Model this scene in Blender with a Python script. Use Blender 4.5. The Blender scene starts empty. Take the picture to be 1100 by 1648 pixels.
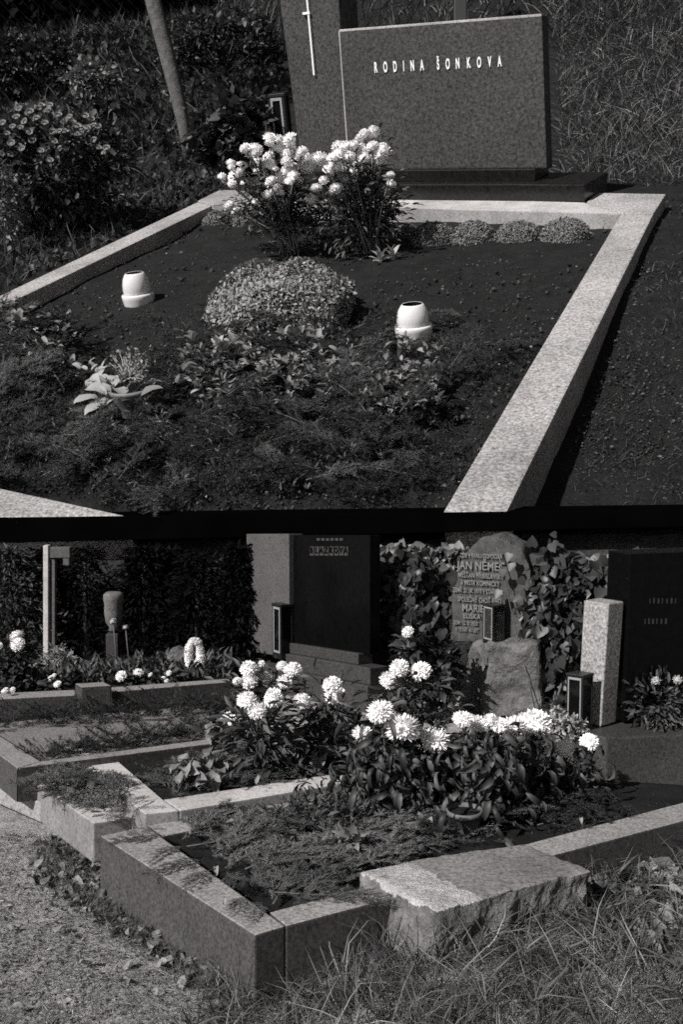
import bpy, bmesh, math, random
import numpy as np
from mathutils import Vector, Matrix, noise

random.seed(7)
rng = np.random.default_rng(7)
scene = bpy.context.scene
COL = scene.collection

# ------------------------------------------------------------------ camera
CAM = Vector((0.0, 0.0, 0.9))
PITCH = math.radians(4.0)
F = 1500.0                      # focal length in units of the 1100 x 1648 picture
cam_data = bpy.data.cameras.new('camera')
cam_data.sensor_fit = 'VERTICAL'
cam_data.sensor_height = 24.0
cam_data.lens = 24.0 * F / 1648.0
cam_data.clip_start = 0.05
cam_data.clip_end = 1000.0
cam = bpy.data.objects.new('camera', cam_data)
COL.objects.link(cam)
cam.location = CAM
cam.rotation_euler = (math.radians(90) - PITCH, 0, 0)
scene.camera = cam

# ------------------------------------------------------------------ world, sun, exposure
SUN_EL = math.radians(38)
SUN_AZ = math.radians(48)       # left of the direction from the graves to the viewer
SUN_DIR = Vector((-math.sin(SUN_AZ) * math.cos(SUN_EL), -math.cos(SUN_AZ) * math.cos(SUN_EL), math.sin(SUN_EL)))
world = bpy.data.worlds.new('World')
scene.world = world
world.use_nodes = True
wn, wl = world.node_tree.nodes, world.node_tree.links
wn.clear()
sky = wn.new('ShaderNodeTexSky')
sky.sky_type = 'NISHITA'
sky.sun_disc = False
sky.sun_elevation = SUN_EL
sky.sun_rotation = math.atan2(SUN_DIR.x, SUN_DIR.y)
bw = wn.new('ShaderNodeRGBToBW')          # black-and-white film
bg = wn.new('ShaderNodeBackground')
bg.inputs['Strength'].default_value = 0.05
wo = wn.new('ShaderNodeOutputWorld')
wl.new(sky.outputs['Color'], bw.inputs['Color'])
wl.new(bw.outputs['Val'], bg.inputs['Color'])
wl.new(bg.outputs['Background'], wo.inputs['Surface'])
sun_data = bpy.data.lights.new('sun', 'SUN')
sun_data.energy = 5.0
sun_data.angle = math.radians(0.6)
sun_data.color = (1.0, 0.985, 0.975)
sun = bpy.data.objects.new('sun', sun_data)
COL.objects.link(sun)
sun.location = (-6, -3, 9)
sun.rotation_euler = (-SUN_DIR).to_track_quat('-Z', 'Y').to_euler()
vs = scene.view_settings
vs.view_transform = 'Standard'
vs.look = 'None'
vs.exposure = 0.35
vs.gamma = 1.0
vs.use_curve_mapping = False
scene.cycles.use_denoising = False      # keep the grain
scene.cycles.filter_width = 1.7
scene.cycles.use_adaptive_sampling = True
scene.cycles.adaptive_min_samples = 20
scene.cycles.adaptive_threshold = 0.05

# ------------------------------------------------------------------ the two slopes of the place
RIGHT = Vector((1, 0, 0))
FWD = Vector((0, math.cos(PITCH), -math.sin(PITCH)))
UPC = Vector((0, math.sin(PITCH), math.cos(PITCH)))
Z = Vector((0, 0, 1))

def ray(px, py):
    return RIGHT * ((px - 550) / F) + UPC * ((824 - py) / F) + FWD

def at(px, py, depth):
    return CAM + ray(px, py) * depth

def plane_normal(y0, s):
    n = RIGHT * s + UPC + FWD * ((y0 - 824) / F)
    return n.normalized()

NL = plane_normal(865, 0.0)                 # lower ground
DL = NL.dot(CAM) - 0.90
NU = plane_normal(-17, -0.125)              # upper bank (plane of the kerb tops)
P0 = at(550, 827, 6.0)
DU = NU.dot(P0)

def hit(n, d, px, py):
    r = ray(px, py)
    return CAM + r * ((d - n.dot(CAM)) / n.dot(r))

def onL(px, py, h=0.0):
    return hit(NL, DL + h, px, py)

def onU(px, py, h=0.0):
    return hit(NU, DU + h, px, py)

def px_of(p):
    v = p - CAM
    d = v.dot(FWD)
    return 550 + F * v.dot(RIGHT) / d, 824 - F * v.dot(UPC) / d, d

def up_to(p, up, py):
    """height along up at which a point above p stands at picture row py"""
    k = (824 - py) / F
    v = p - CAM
    return (k * v.dot(FWD) - v.dot(UPC)) / (up.dot(UPC) - k * up.dot(FWD))

def along_to(p, d, px):
    k = (px - 550) / F
    v = p - CAM
    return (k * v.dot(FWD) - v.dot(RIGHT)) / (d.dot(RIGHT) - k * d.dot(FWD))

def scale_at(p):
    return (p - CAM).dot(FWD) / F            # metres per picture unit

AL = ray(2430, 865).normalized()             # lower kerb directions
BL = ray(-647, 865).normalized()
AU = (ray(1269, -106) - NU * ray(1269, -106).dot(NU)).normalized()
WU = AU.cross(NU).normalized()               # across the upper grave, to the right

# ------------------------------------------------------------------ materials
def new_mat(name):
    m = bpy.data.materials.new(name)
    m.use_nodes = True
    nt = m.node_tree
    nt.nodes.clear()
    out = nt.nodes.new('ShaderNodeOutputMaterial')
    bs = nt.nodes.new('ShaderNodeBsdfPrincipled')
    nt.links.new(bs.outputs[0], out.inputs['Surface'])
    return m, nt, bs, out

def g(v):
    return (v, v * 0.985, v * 0.98, 1)

def ramp(nt, src, stops):
    r = nt.nodes.new('ShaderNodeValToRGB')
    e = r.color_ramp.elements
    while len(e) < len(stops):
        e.new(0.5)
    for i, (p, v) in enumerate(stops):
        e[i].position = p
        e[i].color = g(v)
    nt.links.new(src, r.inputs['Fac'])
    return r

def tex(nt, kind, scale, detail=4, rough=0.6):
    tc = nt.nodes.new('ShaderNodeTexCoord')
    if kind == 'noise':
        t = nt.nodes.new('ShaderNodeTexNoise')
        t.inputs['Scale'].default_value = scale
        t.inputs['Detail'].default_value = detail
        t.inputs['Roughness'].default_value = rough
        nt.links.new(tc.outputs['Object'], t.inputs['Vector'])
        return t.outputs['Fac']
    t = nt.nodes.new('ShaderNodeTexVoronoi')
    t.inputs['Scale'].default_value = scale
    nt.links.new(tc.outputs['Object'], t.inputs['Vector'])
    return t.outputs['Distance']

def mul(nt, a, b, f=1.0):
    m = nt.nodes.new('ShaderNodeMix')
    m.data_type = 'RGBA'
    m.blend_type = 'MULTIPLY'
    m.inputs['Factor'].default_value = f
    nt.links.new(a, m.inputs[6])
    nt.links.new(b, m.inputs[7])
    return m.outputs[2]

def bump(nt, bs, src, strength, dist):
    b = nt.nodes.new('ShaderNodeBump')
    b.inputs['Strength'].default_value = strength
    b.inputs['Distance'].default_value = dist
    nt.links.new(src, b.inputs['Height'])
    nt.links.new(b.outputs['Normal'], bs.inputs['Normal'])

def granite(name, v, grain, contrast=0.5, rough=0.6, stain=0.25, bmp=0.3, spec=0.4, stain_scale=None):
    m, nt, bs, _ = new_mat(name)
    n1 = tex(nt, 'noise', grain, 3, 0.75)
    r1 = ramp(nt, n1, [(0.34, v * (1 - contrast)), (0.5, v), (0.66, v * (1 + contrast))])
    n2 = tex(nt, 'noise', stain_scale or grain / 22, 5, 0.6)
    r2 = ramp(nt, n2, [(0.3, 1 - stain), (0.62, 1.0)])
    n3 = tex(nt, 'noise', grain / 2.2, 4, 0.85)
    r3 = ramp(nt, n3, [(0.33, 0.42), (0.44, 1.0), (1, 1.0)])
    c = mul(nt, mul(nt, r1.outputs[0], r2.outputs[0]), r3.outputs[0])
    nt.links.new(c, bs.inputs['Base Color'])
    bs.inputs['Roughness'].default_value = rough
    bs.inputs['Specular IOR Level'].default_value = spec
    if bmp:
        bump(nt, bs, n1, bmp, 0.25 / grain)
    return m

def rock(name, v, s, contrast=0.55, bmp=0.8):
    m, nt, bs, _ = new_mat(name)
    n1 = tex(nt, 'noise', s, 8, 0.72)
    r1 = ramp(nt, n1, [(0.3, v * (1 - contrast)), (0.5, v), (0.7, v * (1 + contrast))])
    n2 = tex(nt, 'noise', s * 7, 3, 0.8)
    r2 = ramp(nt, n2, [(0.3, 0.6), (0.6, 1.0)])
    nt.links.new(mul(nt, r1.outputs[0], r2.outputs[0]), bs.inputs['Base Color'])
    bs.inputs['Roughness'].default_value = 0.9
    bs.inputs['Specular IOR Level'].default_value = 0.2
    bump(nt, bs, n1, bmp, 0.4 / s)
    return m

def plain(name, v, rough=0.5, spec=0.5, metal=0.0, var=0.0, s=8.0, bmp=0.0, coat=0.0):
    m, nt, bs, _ = new_mat(name)
    bs.inputs['Base Color'].default_value = g(v)
    if var:
        n = tex(nt, 'noise', s, 5, 0.6)
        r = ramp(nt, n, [(0.3, v * (1 - var)), (0.7, v * (1 + var))])
        nt.links.new(r.outputs[0], bs.inputs['Base Color'])
        if bmp:
            bump(nt, bs, n, bmp, 0.2 / s)
    bs.inputs['Roughness'].default_value = rough
    bs.inputs['Specular IOR Level'].default_value = spec
    bs.inputs['Metallic'].default_value = metal
    bs.inputs['Coat Weight'].default_value = coat
    return m

def leafmat(name, v, var=0.5, rough=0.55, spec=0.35, trans=0.18):
    m, nt, bs, out = new_mat(name)
    geo = nt.nodes.new('ShaderNodeNewGeometry')
    r = ramp(nt, geo.outputs['Random Per Island'], [(0.0, v * (1 - var)), (0.6, v), (1.0, v * (1 + var))])
    nt.links.new(r.outputs[0], bs.inputs['Base Color'])
    bs.inputs['Roughness'].default_value = rough
    bs.inputs['Specular IOR Level'].default_value = spec
    if trans:
        tr = nt.nodes.new('ShaderNodeBsdfTranslucent')
        nt.links.new(r.outputs[0], tr.inputs['Color'])
        mx = nt.nodes.new('ShaderNodeMixShader')
        mx.inputs['Fac'].default_value = trans
        nt.links.new(bs.outputs[0], mx.inputs[1])
        nt.links.new(tr.outputs[0], mx.inputs[2])
        nt.links.new(mx.outputs[0], out.inputs['Surface'])
    return m

def glassmat(name):
    m, nt, bs, _ = new_mat(name)
    bs.inputs['Base Color'].default_value = g(0.3)
    bs.inputs['Roughness'].default_value = 0.04
    bs.inputs['Transmission Weight'].default_value = 0.92
    bs.inputs['IOR'].default_value = 1.45
    return m

# ------------------------------------------------------------------ object helpers
def thing(name, label, cat, loc, group=None):
    o = bpy.data.objects.new(name, None)
    o.empty_display_size = 0.1
    COL.objects.link(o)
    o.location = loc
    o['label'] = label
    o['category'] = cat
    if group:
        o['group'] = group
    return o

def tag(o, label, cat, group=None):
    o['label'] = label
    o['category'] = cat
    if group:
        o['group'] = group
    return o

def kind(o, k):
    o['kind'] = k
    return o

def link(name, me, mat, parent=None, loc=None):
    if mat and not me.materials:
        me.materials.append(mat)
    o = bpy.data.objects.new(name, me)
    COL.objects.link(o)
    if parent:
        o.parent = parent
    if loc is not None:
        o.location = loc
    return o

def origin_of(parent):
    v = Vector((0, 0, 0))
    while parent:
        v = v + parent.location
        parent = parent.parent
    return v

def from_bm(name, bm, mat, parent=None, loc=None, smooth=False):
    """bm holds world coordinates; the object's origin goes to its thing's base"""
    off = origin_of(parent) if parent else (Vector(loc) if loc is not None else Vector((0, 0, 0)))
    bmesh.ops.translate(bm, verts=bm.verts, vec=-off)
    bmesh.ops.recalc_face_normals(bm, faces=bm.faces)
    me = bpy.data.meshes.new(name)
    bm.to_mesh(me)
    bm.free()
    if smooth:
        me.polygons.foreach_set('use_smooth', [True] * len(me.polygons))
    return link(name, me, mat, parent, None if parent else off)

def np_mesh(name, verts, faces_flat, loop_total, mat, smooth=False):
    me = bpy.data.meshes.new(name)
    me.vertices.add(len(verts))
    me.vertices.foreach_set('co', np.asarray(verts, dtype=np.float32).ravel())
    me.loops.add(len(faces_flat))
    me.loops.foreach_set('vertex_index', np.asarray(faces_flat, dtype=np.int32))
    lt = np.asarray(loop_total, dtype=np.int32)
    ls = np.concatenate(([0], np.cumsum(lt)[:-1])).astype(np.int32)
    me.polygons.add(len(lt))
    me.polygons.foreach_set('loop_start', ls)
    me.polygons.foreach_set('loop_total', lt)
    if smooth:
        me.polygons.foreach_set('use_smooth', np.ones(len(lt), dtype=bool))
    me.update(calc_edges=True)
    me.validate()
    if mat:
        me.materials.append(mat)
    return me

def frames(d, up):
    """rows of unit axes: y along d, z near up; returns N x 3 x 3 (columns x, y, z)"""
    d = d / (np.linalg.norm(d, axis=1, keepdims=True) + 1e-9)
    x = np.cross(d, up)
    nx = np.linalg.norm(x, axis=1, keepdims=True)
    bad = nx[:, 0] < 1e-4
    x[bad] = (1, 0, 0)
    x = x / np.maximum(np.linalg.norm(x, axis=1, keepdims=True), 1e-9)
    z = np.cross(x, d)
    return np.stack([x, d, z], axis=2)

def scatter(tv, tf, P, R, S):
    tv = np.asarray(tv, dtype=np.float64)
    S = np.asarray(S, dtype=np.float64)
    if S.ndim == 1:
        S = np.repeat(S[:, None], 3, axis=1)
    V = np.einsum('nij,nmj->nmi', R, tv[None] * S[:, None, :]) + np.asarray(P)[:, None, :]
    n, m = len(P), len(tv)
    ff = np.concatenate([np.asarray(f) for f in tf])
    lt = np.array([len(f) for f in tf])
    FF = (ff[None, :] + (np.arange(n) * m)[:, None]).ravel()
    return V.reshape(-1, 3), FF, np.tile(lt, n)

def join_np(parts):
    vs_, fs_, ls_, o = [], [], [], 0
    for v, f, l in parts:
        vs_.append(v)
        fs_.append(np.asarray(f) + o)
        ls_.append(l)
        o += len(v)
    return np.concatenate(vs_), np.concatenate(fs_), np.concatenate(ls_)

def np_obj(name, data, mat, parent=None, loc=None, smooth=False):
    v, f, l = data
    off = origin_of(parent) if parent else (Vector(loc) if loc is not None else Vector((0, 0, 0)))
    me = np_mesh(name, v - np.array(off)[None], f, l, mat, smooth)
    return link(name, me, None, parent, None if parent else off)

def rnd_dirs(n):
    v = rng.normal(size=(n, 3))
    return v / np.linalg.norm(v, axis=1, keepdims=True)

def A(v):
    return np.array(v, dtype=np.float64)

# leaf-like templates: y along the leaf, z its upper side
LEAF_V = [(0, 0, 0), (-0.28, 0.42, 0.07), (0, 0.45, 0), (0.28, 0.42, 0.07), (-0.17, 0.78, 0.02), (0, 0.8, -0.05), (0.17, 0.78, 0.02), (0, 1.0, -0.16)]
LEAF_F = [(0, 2, 1), (0, 3, 2), (1, 2, 5, 4), (2, 3, 6, 5), (4, 5, 7), (5, 6, 7)]
SLIM_V = [(x * 0.5, y, z) for x, y, z in LEAF_V]
BLADE_V = [(-0.018, 0, 0), (0.018, 0, 0), (-0.015, 0.38, 0.06), (0.015, 0.38, 0.06), (-0.010, 0.72, -0.02), (0.010, 0.72, -0.02), (0, 1.0, -0.22)]
BLADE_F = [(0, 1, 3, 2), (2, 3, 5, 4), (4, 5, 6)]
NEEDLE_V = [(-0.06, 0, 0), (0.06, 0, 0), (0, 1, 0)]
NEEDLE_F = [(0, 1, 2)]
HEART_V = [(0, 0.06, 0), (-0.3, -0.06, 0.03), (-0.48, 0.22, 0.06), (-0.36, 0.58, 0.04), (0, 1.0, -0.12), (0.36, 0.58, 0.04), (0.48, 0.22, 0.06), (0.3, -0.06, 0.03), (0, 0.45, -0.04)]
HEART_F = [(0, 8, 2, 1), (8, 3, 2), (8, 4, 3), (8, 5, 4), (8, 6, 5), (0, 7, 6, 8)]
def leaf_grid(w, fold, curl, n=6, point=0.75, wave=0.0):
    """rounded leaf: three columns of vertices along a bending midrib; w half width, curl total bend in radians"""
    V, FF = [], []
    y = z = 0.0
    a = 0.25
    for i in range(n + 1):
        t = i / n
        hw = w * (math.sin(math.pi * min(1, t ** point * 0.93 + 0.05)) ** 0.8) * (0.0 if i == n else 1.0)
        for sgn in (-1, 0, 1):
            up = fold * hw * abs(sgn) + wave * math.sin(t * 9 + sgn) * hw
            V.append((sgn * hw, y - math.sin(a) * up, z + math.cos(a) * up))
        a -= curl / n
        y += math.cos(a) / n
        z += math.sin(a) / n
    for i in range(n):
        for c in (0, 1):
            b = i * 3 + c
            FF.append((b, b + 1, b + 4, b + 3))
    return V, FF
ELL_V, ELL_F = leaf_grid(0.24, 0.35, 0.9, wave=0.1)
FAT_V, FAT_F = leaf_grid(0.36, 0.3, 1.3, wave=0.12)
DROOP_V, DROOP_F = leaf_grid(0.095, 0.7, 3.0, wave=0.6)
CURL_V, CURL_F = leaf_grid(0.30, 0.8, 1.8, wave=0.5)

def leaf_mesh(name, v, f, mat):
    fl = [i for q in f for i in q]
    return np_mesh(name, np.array(v, dtype=float), fl, [len(q) for q in f], mat)

def prism(name, top, down, mat, parent=None, bevel=0.006, loc=None, segs=2, bottom=None):
    """solid whose top face has the given corners, going down by the vector"""
    bm = bmesh.new()
    a = [bm.verts.new(p) for p in top]
    b = [bm.verts.new(p) for p in (bottom or [q + down for q in top])]
    n = len(a)
    bm.faces.new(a)
    bm.faces.new(list(reversed(b)))
    for i in range(n):
        j = (i + 1) % n
        bm.faces.new((a[j], a[i], b[i], b[j]))
    if bevel:
        bmesh.ops.bevel(bm, geom=list(bm.edges), offset=bevel, segments=segs, affect='EDGES', profile=0.6)
    return from_bm(name, bm, mat, parent, loc)

def boxdir(name, p, x, y, z, mat, parent=None, bevel=0.004, loc=None):
    """box from corner p along the three vectors"""
    return prism(name, [p + z, p + x + z, p + x + y + z, p + y + z], -z, mat, parent, bevel, loc)

def rough_solid(name, top, bottom, mat, amp, s, cuts=10, parent=None, loc=None, weight=None, seed=0.0, voxel=0.012):
    """irregular stone: an even skin over the hull of the given corners, pushed about by noise"""
    bm = bmesh.new()
    for p in list(top) + list(bottom):
        bm.verts.new(p)
    bmesh.ops.convex_hull(bm, input=bm.verts)
    me = bpy.data.meshes.new('hull')
    bm.to_mesh(me)
    bm.free()
    o = bpy.data.objects.new('hull', me)
    COL.objects.link(o)
    md = o.modifiers.new('skin', 'REMESH')
    md.mode = 'VOXEL'
    md.voxel_size = voxel
    dg = bpy.context.evaluated_depsgraph_get()
    me2 = bpy.data.meshes.new_from_object(o.evaluated_get(dg))
    bpy.data.objects.remove(o)
    bm = bmesh.new()
    bm.from_mesh(me2)
    bpy.data.meshes.remove(me2)
    bpy.data.meshes.remove(me)
    for _ in range(4):
        bmesh.ops.smooth_vert(bm, verts=bm.verts, factor=0.5, use_axis_x=True, use_axis_y=True, use_axis_z=True)
    bm.normal_update()
    mv = []
    for v in bm.verts:
        w = weight(v.co, v.normal) if weight else 1.0
        q = v.co * s + Vector((seed, seed * 2, 0))
        d = noise.fractal(q, 0.8, 2.1, 5) * amp
        e = noise.noise_vector(q * 0.7) * amp * 0.9 + noise.noise_vector(q * 3.1) * amp * 0.3
        mv.append((v, (v.normal * d + e) * w))
    for v, d in mv:
        v.co += d
    return from_bm(name, bm, mat, parent, loc)

def tube_np(pts, radii, sides=6):
    pts = [Vector(p) for p in pts]
    V, FF, LT = [], [], []
    for i, p in enumerate(pts):
        t = (pts[min(i + 1, len(pts) - 1)] - pts[max(i - 1, 0)]).normalized()
        ref = Z if abs(t.z) < 0.9 else RIGHT
        x = t.cross(ref).normalized()
        y = t.cross(x).normalized()
        for k in range(sides):
            an = 2 * math.pi * k / sides
            V.append(p + (x * math.cos(an) + y * math.sin(an)) * radii[i])
    for i in range(len(pts) - 1):
        for k in range(sides):
            k2 = (k + 1) % sides
            FF += [i * sides + k, i * sides + k2, (i + 1) * sides + k2, (i + 1) * sides + k]
            LT.append(4)
    m = (len(pts) - 1) * sides
    FF += [m + k for k in range(sides)]
    LT.append(sides)
    FF += [k for k in reversed(range(sides))]
    LT.append(sides)
    return np.array(V, dtype=float), np.array(FF), np.array(LT)

def tube(name, pts, radii, mat, parent=None, sides=6, loc=None, smooth=True):
    return np_obj(name, tube_np(pts, radii, sides), mat, parent, loc, smooth)

def lathe(name, prof, base, up, mat, parent=None, seg=24, loc=None):
    up = up.normalized()
    x = up.cross(Vector((0.3, 0.9, 0.1))).normalized()
    y = up.cross(x)
    V, FF, LT = [], [], []
    for r, h in prof:
        for k in range(seg):
            an = 2 * math.pi * k / seg
            V.append(base + up * h + (x * math.cos(an) + y * math.sin(an)) * r)
    for i in range(len(prof) - 1):
        for k in range(seg):
            k2 = (k + 1) % seg
            FF += [i * seg + k, i * seg + k2, (i + 1) * seg + k2, (i + 1) * seg + k]
            LT.append(4)
    return np_obj(name, (np.array(V, dtype=float), np.array(FF), np.array(LT)), mat, parent, loc, True)

def text(name, body, p, x, up, size, mat, parent, extrude=0.003, xs=1.0, spacing=1.0, align='CENTER', bold=0.0):
    c = bpy.data.curves.new(name, 'FONT')
    c.body = body
    c.size = 1.0
    c.extrude = extrude / size
    c.space_character = spacing
    c.align_x = align
    c.align_y = 'CENTER'
    c.offset = bold
    tmp = bpy.data.objects.new(name, c)
    me = bpy.data.meshes.new_from_object(tmp)
    bpy.data.objects.remove(tmp)
    bpy.data.curves.remove(c)
    me.materials.clear()
    me.materials.append(mat)
    o = bpy.data.objects.new(name, me)
    COL.objects.link(o)
    o.parent = parent
    x = x.normalized()
    up = (up - x * up.dot(x)).normalized()
    zz = x.cross(up)
    M = Matrix((x * xs, up, zz)).transposed() * size
    M = M.to_4x4()
    M.translation = p - origin_of(parent)
    o.matrix_basis = M
    return o

def place(src_mesh, name, p, R, s, parent=None, mat=None):
    """linked copy of a mesh: R is a 3x3 with columns x, y, z"""
    o = bpy.data.objects.new(name, src_mesh)
    COL.objects.link(o)
    if parent:
        o.parent = parent
    M = (Matrix(R) if not isinstance(R, Matrix) else R).to_4x4()
    if isinstance(s, (int, float)):
        s = (s, s, s)
    M = M @ Matrix.Diagonal((s[0], s[1], s[2], 1))
    M.translation = Vector(p) - (origin_of(parent) if parent else Vector((0, 0, 0)))
    o.matrix_basis = M
    return o

def frame1(d, up):
    return Matrix(frames(A(d)[None], A(up)[None])[0].tolist())

def clumpy(center, axes, n, clumps, spread, shell=0.55):
    """points in clumps through an ellipsoid; axes = three vectors (semi-axes)"""
    c = rnd_dirs(clumps) * (shell + (1 - shell) * rng.random((clumps, 1))) ** 1.0
    idx = rng.integers(0, clumps, n)
    q = c[idx] + rng.normal(size=(n, 3)) * spread
    M = np.stack([A(a) for a in axes], axis=1)
    return A(center)[None] + q @ M.T, q, c[idx]

# ------------------------------------------------------------------ palette
M = {}
M['kerb_u'] = granite('pale speckled granite', 0.31, 40, 0.6, 0.75, 0.4, stain_scale=1.3)
M['kerb_u2'] = granite('pale weathered stone', 0.42, 50, 0.3, 0.85, 0.45, stain_scale=1.6)
M['head_u'] = granite('dark coarse granite', 0.036, 24, 1.0, 0.6, 0.3, 0.5, stain_scale=0.8)
M['black_u'] = granite('black polished stone', 0.012, 20, 0.5, 0.22, 0.2, 0.0, 0.5)
M['ledge'] = plain('frame gap black', 0.0012, 1.0, 0.0, var=0.3, s=3)  # black for the made-up ledge that fills the frame gap
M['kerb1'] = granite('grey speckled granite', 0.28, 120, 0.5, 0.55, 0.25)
M['kerb1shade'] = granite('shaded granite side', 0.06, 120, 0.5, 0.5, 0.25, 0.15)  # darker copy of the kerb granite, paints shade onto its sides
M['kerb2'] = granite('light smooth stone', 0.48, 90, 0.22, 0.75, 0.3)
M['kerb2shade'] = granite('shaded light stone side', 0.2, 90, 0.3, 0.75, 0.35)  # same stone dimmed, so the side faces look less lit
M['kerb3'] = granite('grey fine granite', 0.27, 110, 0.4, 0.5, 0.25)
M['pier'] = granite('grey rubbed granite', 0.075, 110, 0.45, 0.6, 0.2)
M['plinth'] = granite('charcoal granite', 0.045, 120, 0.55, 0.45, 0.2)
M['polish'] = plain('black polished granite', 0.003, 0.14, 0.07, var=0.3, s=40)
M['pillar'] = granite('light coarse granite', 0.27, 90, 0.6, 0.65, 0.2)
M['rock'] = rock('rough weathered rock', 0.13, 9)
M['monument'] = rock('hammered grey stone', 0.075, 26, 0.5, 0.5)
M['slabrock'] = rock('broken sandstone', 0.17, 14, 0.85)
M['slabpale'] = rock('pale sandstone top', 0.46, 14, 0.4)  # for upper faces, paler than the sides of the block
M['slabtop'] = granite('worn grey stone top', 0.2, 110, 0.5, 0.8, 0.4, 0.5)
M['letter'] = plain('pale metal letters', 0.75, 0.5)
M['letter_grey'] = plain('grey painted letters', 0.17, 0.7)
M['letter_dim'] = plain('tarnished letters', 0.03, 0.5)
M['soil'] = rock('dark garden soil', 0.013, 5, 0.85, 1.0)
M['earth'] = rock('dark bank earth', 0.012, 4, 0.6, 1.0)
M['path'] = rock('trodden earth path', 0.34, 14, 0.4, 0.8)
M['gravel'] = granite('fine pale gravel', 0.17, 160, 0.7, 0.9, 0.3, 1.0)
M['wall'] = rock('dark retaining wall stone', 0.035, 5)
M['black_metal'] = plain('black painted metal', 0.01, 0.35)
M['edge_metal'] = plain('bright metal edging', 0.5, 0.35, metal=0.6)
M['glass'] = glassmat('lantern glass')
M['clod'] = leafmat('soil crumbs', 0.04, 0.85, 0.9, 0.1, 0)
M['dark_glass'] = plain('smoked glass', 0.004, 0.08, 0.4)
M['candle'] = plain('candle wax', 0.55, 0.5)
M['white_glaze'] = plain('white glazed ceramic', 0.62, 0.16, 0.5, var=0.05, s=5, coat=0.4)
M['inside'] = plain('black inside', 0.006, 0.9, 0.1)  # even near-black lining of the lamp opening
M['clay'] = plain('clay pot', 0.10, 0.75, var=0.25, s=30, bmp=0.3)
M['clay_pale'] = plain('pale clay bowl', 0.13, 0.6, var=0.2, s=10)
M['bark'] = rock('tree bark', 0.10, 6, 0.5)
M['stem'] = plain('plant stem', 0.07, 0.7)
M['stem_pale'] = plain('pale dry stem', 0.22, 0.8)
M['petal'] = leafmat('white petals', 0.86, 0.06, 0.6, 0.2, 0.12)
M['petal_dim'] = leafmat('faded petals', 0.4, 0.3, 0.7, 0.2, 0.2)
M['petal_shade'] = leafmat('dry flower heads', 0.2, 0.4, 0.8, 0.1, 0.1)
M['leaf_dark'] = leafmat('dark leaves', 0.032, 0.7)
M['leaf_mid'] = leafmat('mid leaves', 0.062, 0.7)
M['leaf_light'] = leafmat('light leaves', 0.17, 0.5)
M['leaf_pale'] = leafmat('pale leaves', 0.32, 0.45)
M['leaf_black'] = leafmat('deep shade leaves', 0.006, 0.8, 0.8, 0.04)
M['ivy'] = leafmat('ivy leaves', 0.036, 0.7, 0.45, 0.4)
M['wilt'] = leafmat('wilted leaves', 0.05, 0.7)
M['fir'] = leafmat('fir needles', 0.07, 0.6, 0.6, 0.25, 0.05)
M['fir_light'] = leafmat('dusty fir needles', 0.13, 0.5, 0.6, 0.25, 0.05)
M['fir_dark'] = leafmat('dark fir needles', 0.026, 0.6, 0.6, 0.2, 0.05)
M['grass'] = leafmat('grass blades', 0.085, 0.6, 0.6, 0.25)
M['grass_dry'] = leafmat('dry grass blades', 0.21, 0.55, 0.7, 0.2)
M['grass_dark'] = leafmat('dark grass blades', 0.045, 0.7, 0.7, 0.2)  # evenly darker grass tone
M['dead_leaf'] = leafmat('fallen leaves', 0.24, 0.5, 0.7, 0.2)
M['cushion'] = leafmat('cushion rosettes', 0.17, 0.4, 0.7, 0.2, 0.1)
M['sedum'] = leafmat('sedum rosettes', 0.24, 0.45, 0.7, 0.2, 0.1)
M['wire'] = plain('fence wire', 0.006, 0.9, 0.05)
M['post'] = plain('fence post paint', 0.02, 0.6)
M['urn'] = rock('carved stone', 0.13, 30, 0.4, 0.4)
M['white_stone'] = granite('pale marble', 0.5, 60, 0.15, 0.6, 0.4)

# ------------------------------------------------------------------ lower ground
def sheet(name, origin, ex, ey, nx, ny, hfun, mat, normal):
    V, FF = [], []
    for j in range(ny + 1):
        for i in range(nx + 1):
            p = origin + ex * (i / nx) + ey * (j / ny)
            V.append(p + normal * hfun(p))
    for j in range(ny):
        for i in range(nx):
            a = j * (nx + 1) + i
            FF += [a, a + 1, a + nx + 2, a + nx + 1]
    o = np_obj(name, (np.array(V, dtype=float), np.array(FF), np.full(nx * ny, 4)), mat, None, origin, True)
    return kind(o, 'structure')

LF = (FWD - NL * FWD.dot(NL)).normalized()
L_O = CAM - NL * 0.9

def low_h(p):
    v = p - L_O
    h = 0.02 * noise.noise(p * 1.7) + 0.008 * noise.noise(p * 7)
    f_ = v.dot(LF)
    h += 0.055 * min(1, max(0, (v.x + 0.15) / 0.35)) * min(1, max(0, (2.9 - f_) / 0.5))
    return h
sheet('ground', L_O + RIGHT * -16 + LF * -8, RIGHT * 32, LF * 18, 320, 200, low_h, M['path'], NL)

# ------------------------------------------------------------------ black ledge added for the gap between two film frames, wall beneath
def yb(px):
    return 833 - 0.0118 * px
EA, EB = onU(-1200, yb(-1200)), onU(2600, yb(2600))
EDIR = (EB - EA).normalized()
EBACK = Vector((-EDIR.y, EDIR.x, 0)).normalized()
def yb2(px):
    return 874 - 0.0235 * px
def low_edge(px):
    p = onU(px, yb(px))
    return p + Z * up_to(p, Z, yb2(px))
wall_root = thing('frame_gap_ledge', 'black ledge and wall added in place of the frame gap between the upper grave and the lower graves', 'wall', onL(550, 1090))
q0, q1, b0, b1 = EA, EB, low_edge(-1200), low_edge(2600)
prism('gap_band', [q0, q1, q1 + EBACK * 0.5, q0 + EBACK * 0.5], None, M['ledge'], wall_root, 0.008,
      bottom=[b0, b1, b1 + EBACK * 0.5, b0 + EBACK * 0.5])
w0, w1 = b0 + EBACK * 0.14 - Z * 0.02, b1 + EBACK * 0.14 - Z * 0.02
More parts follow.
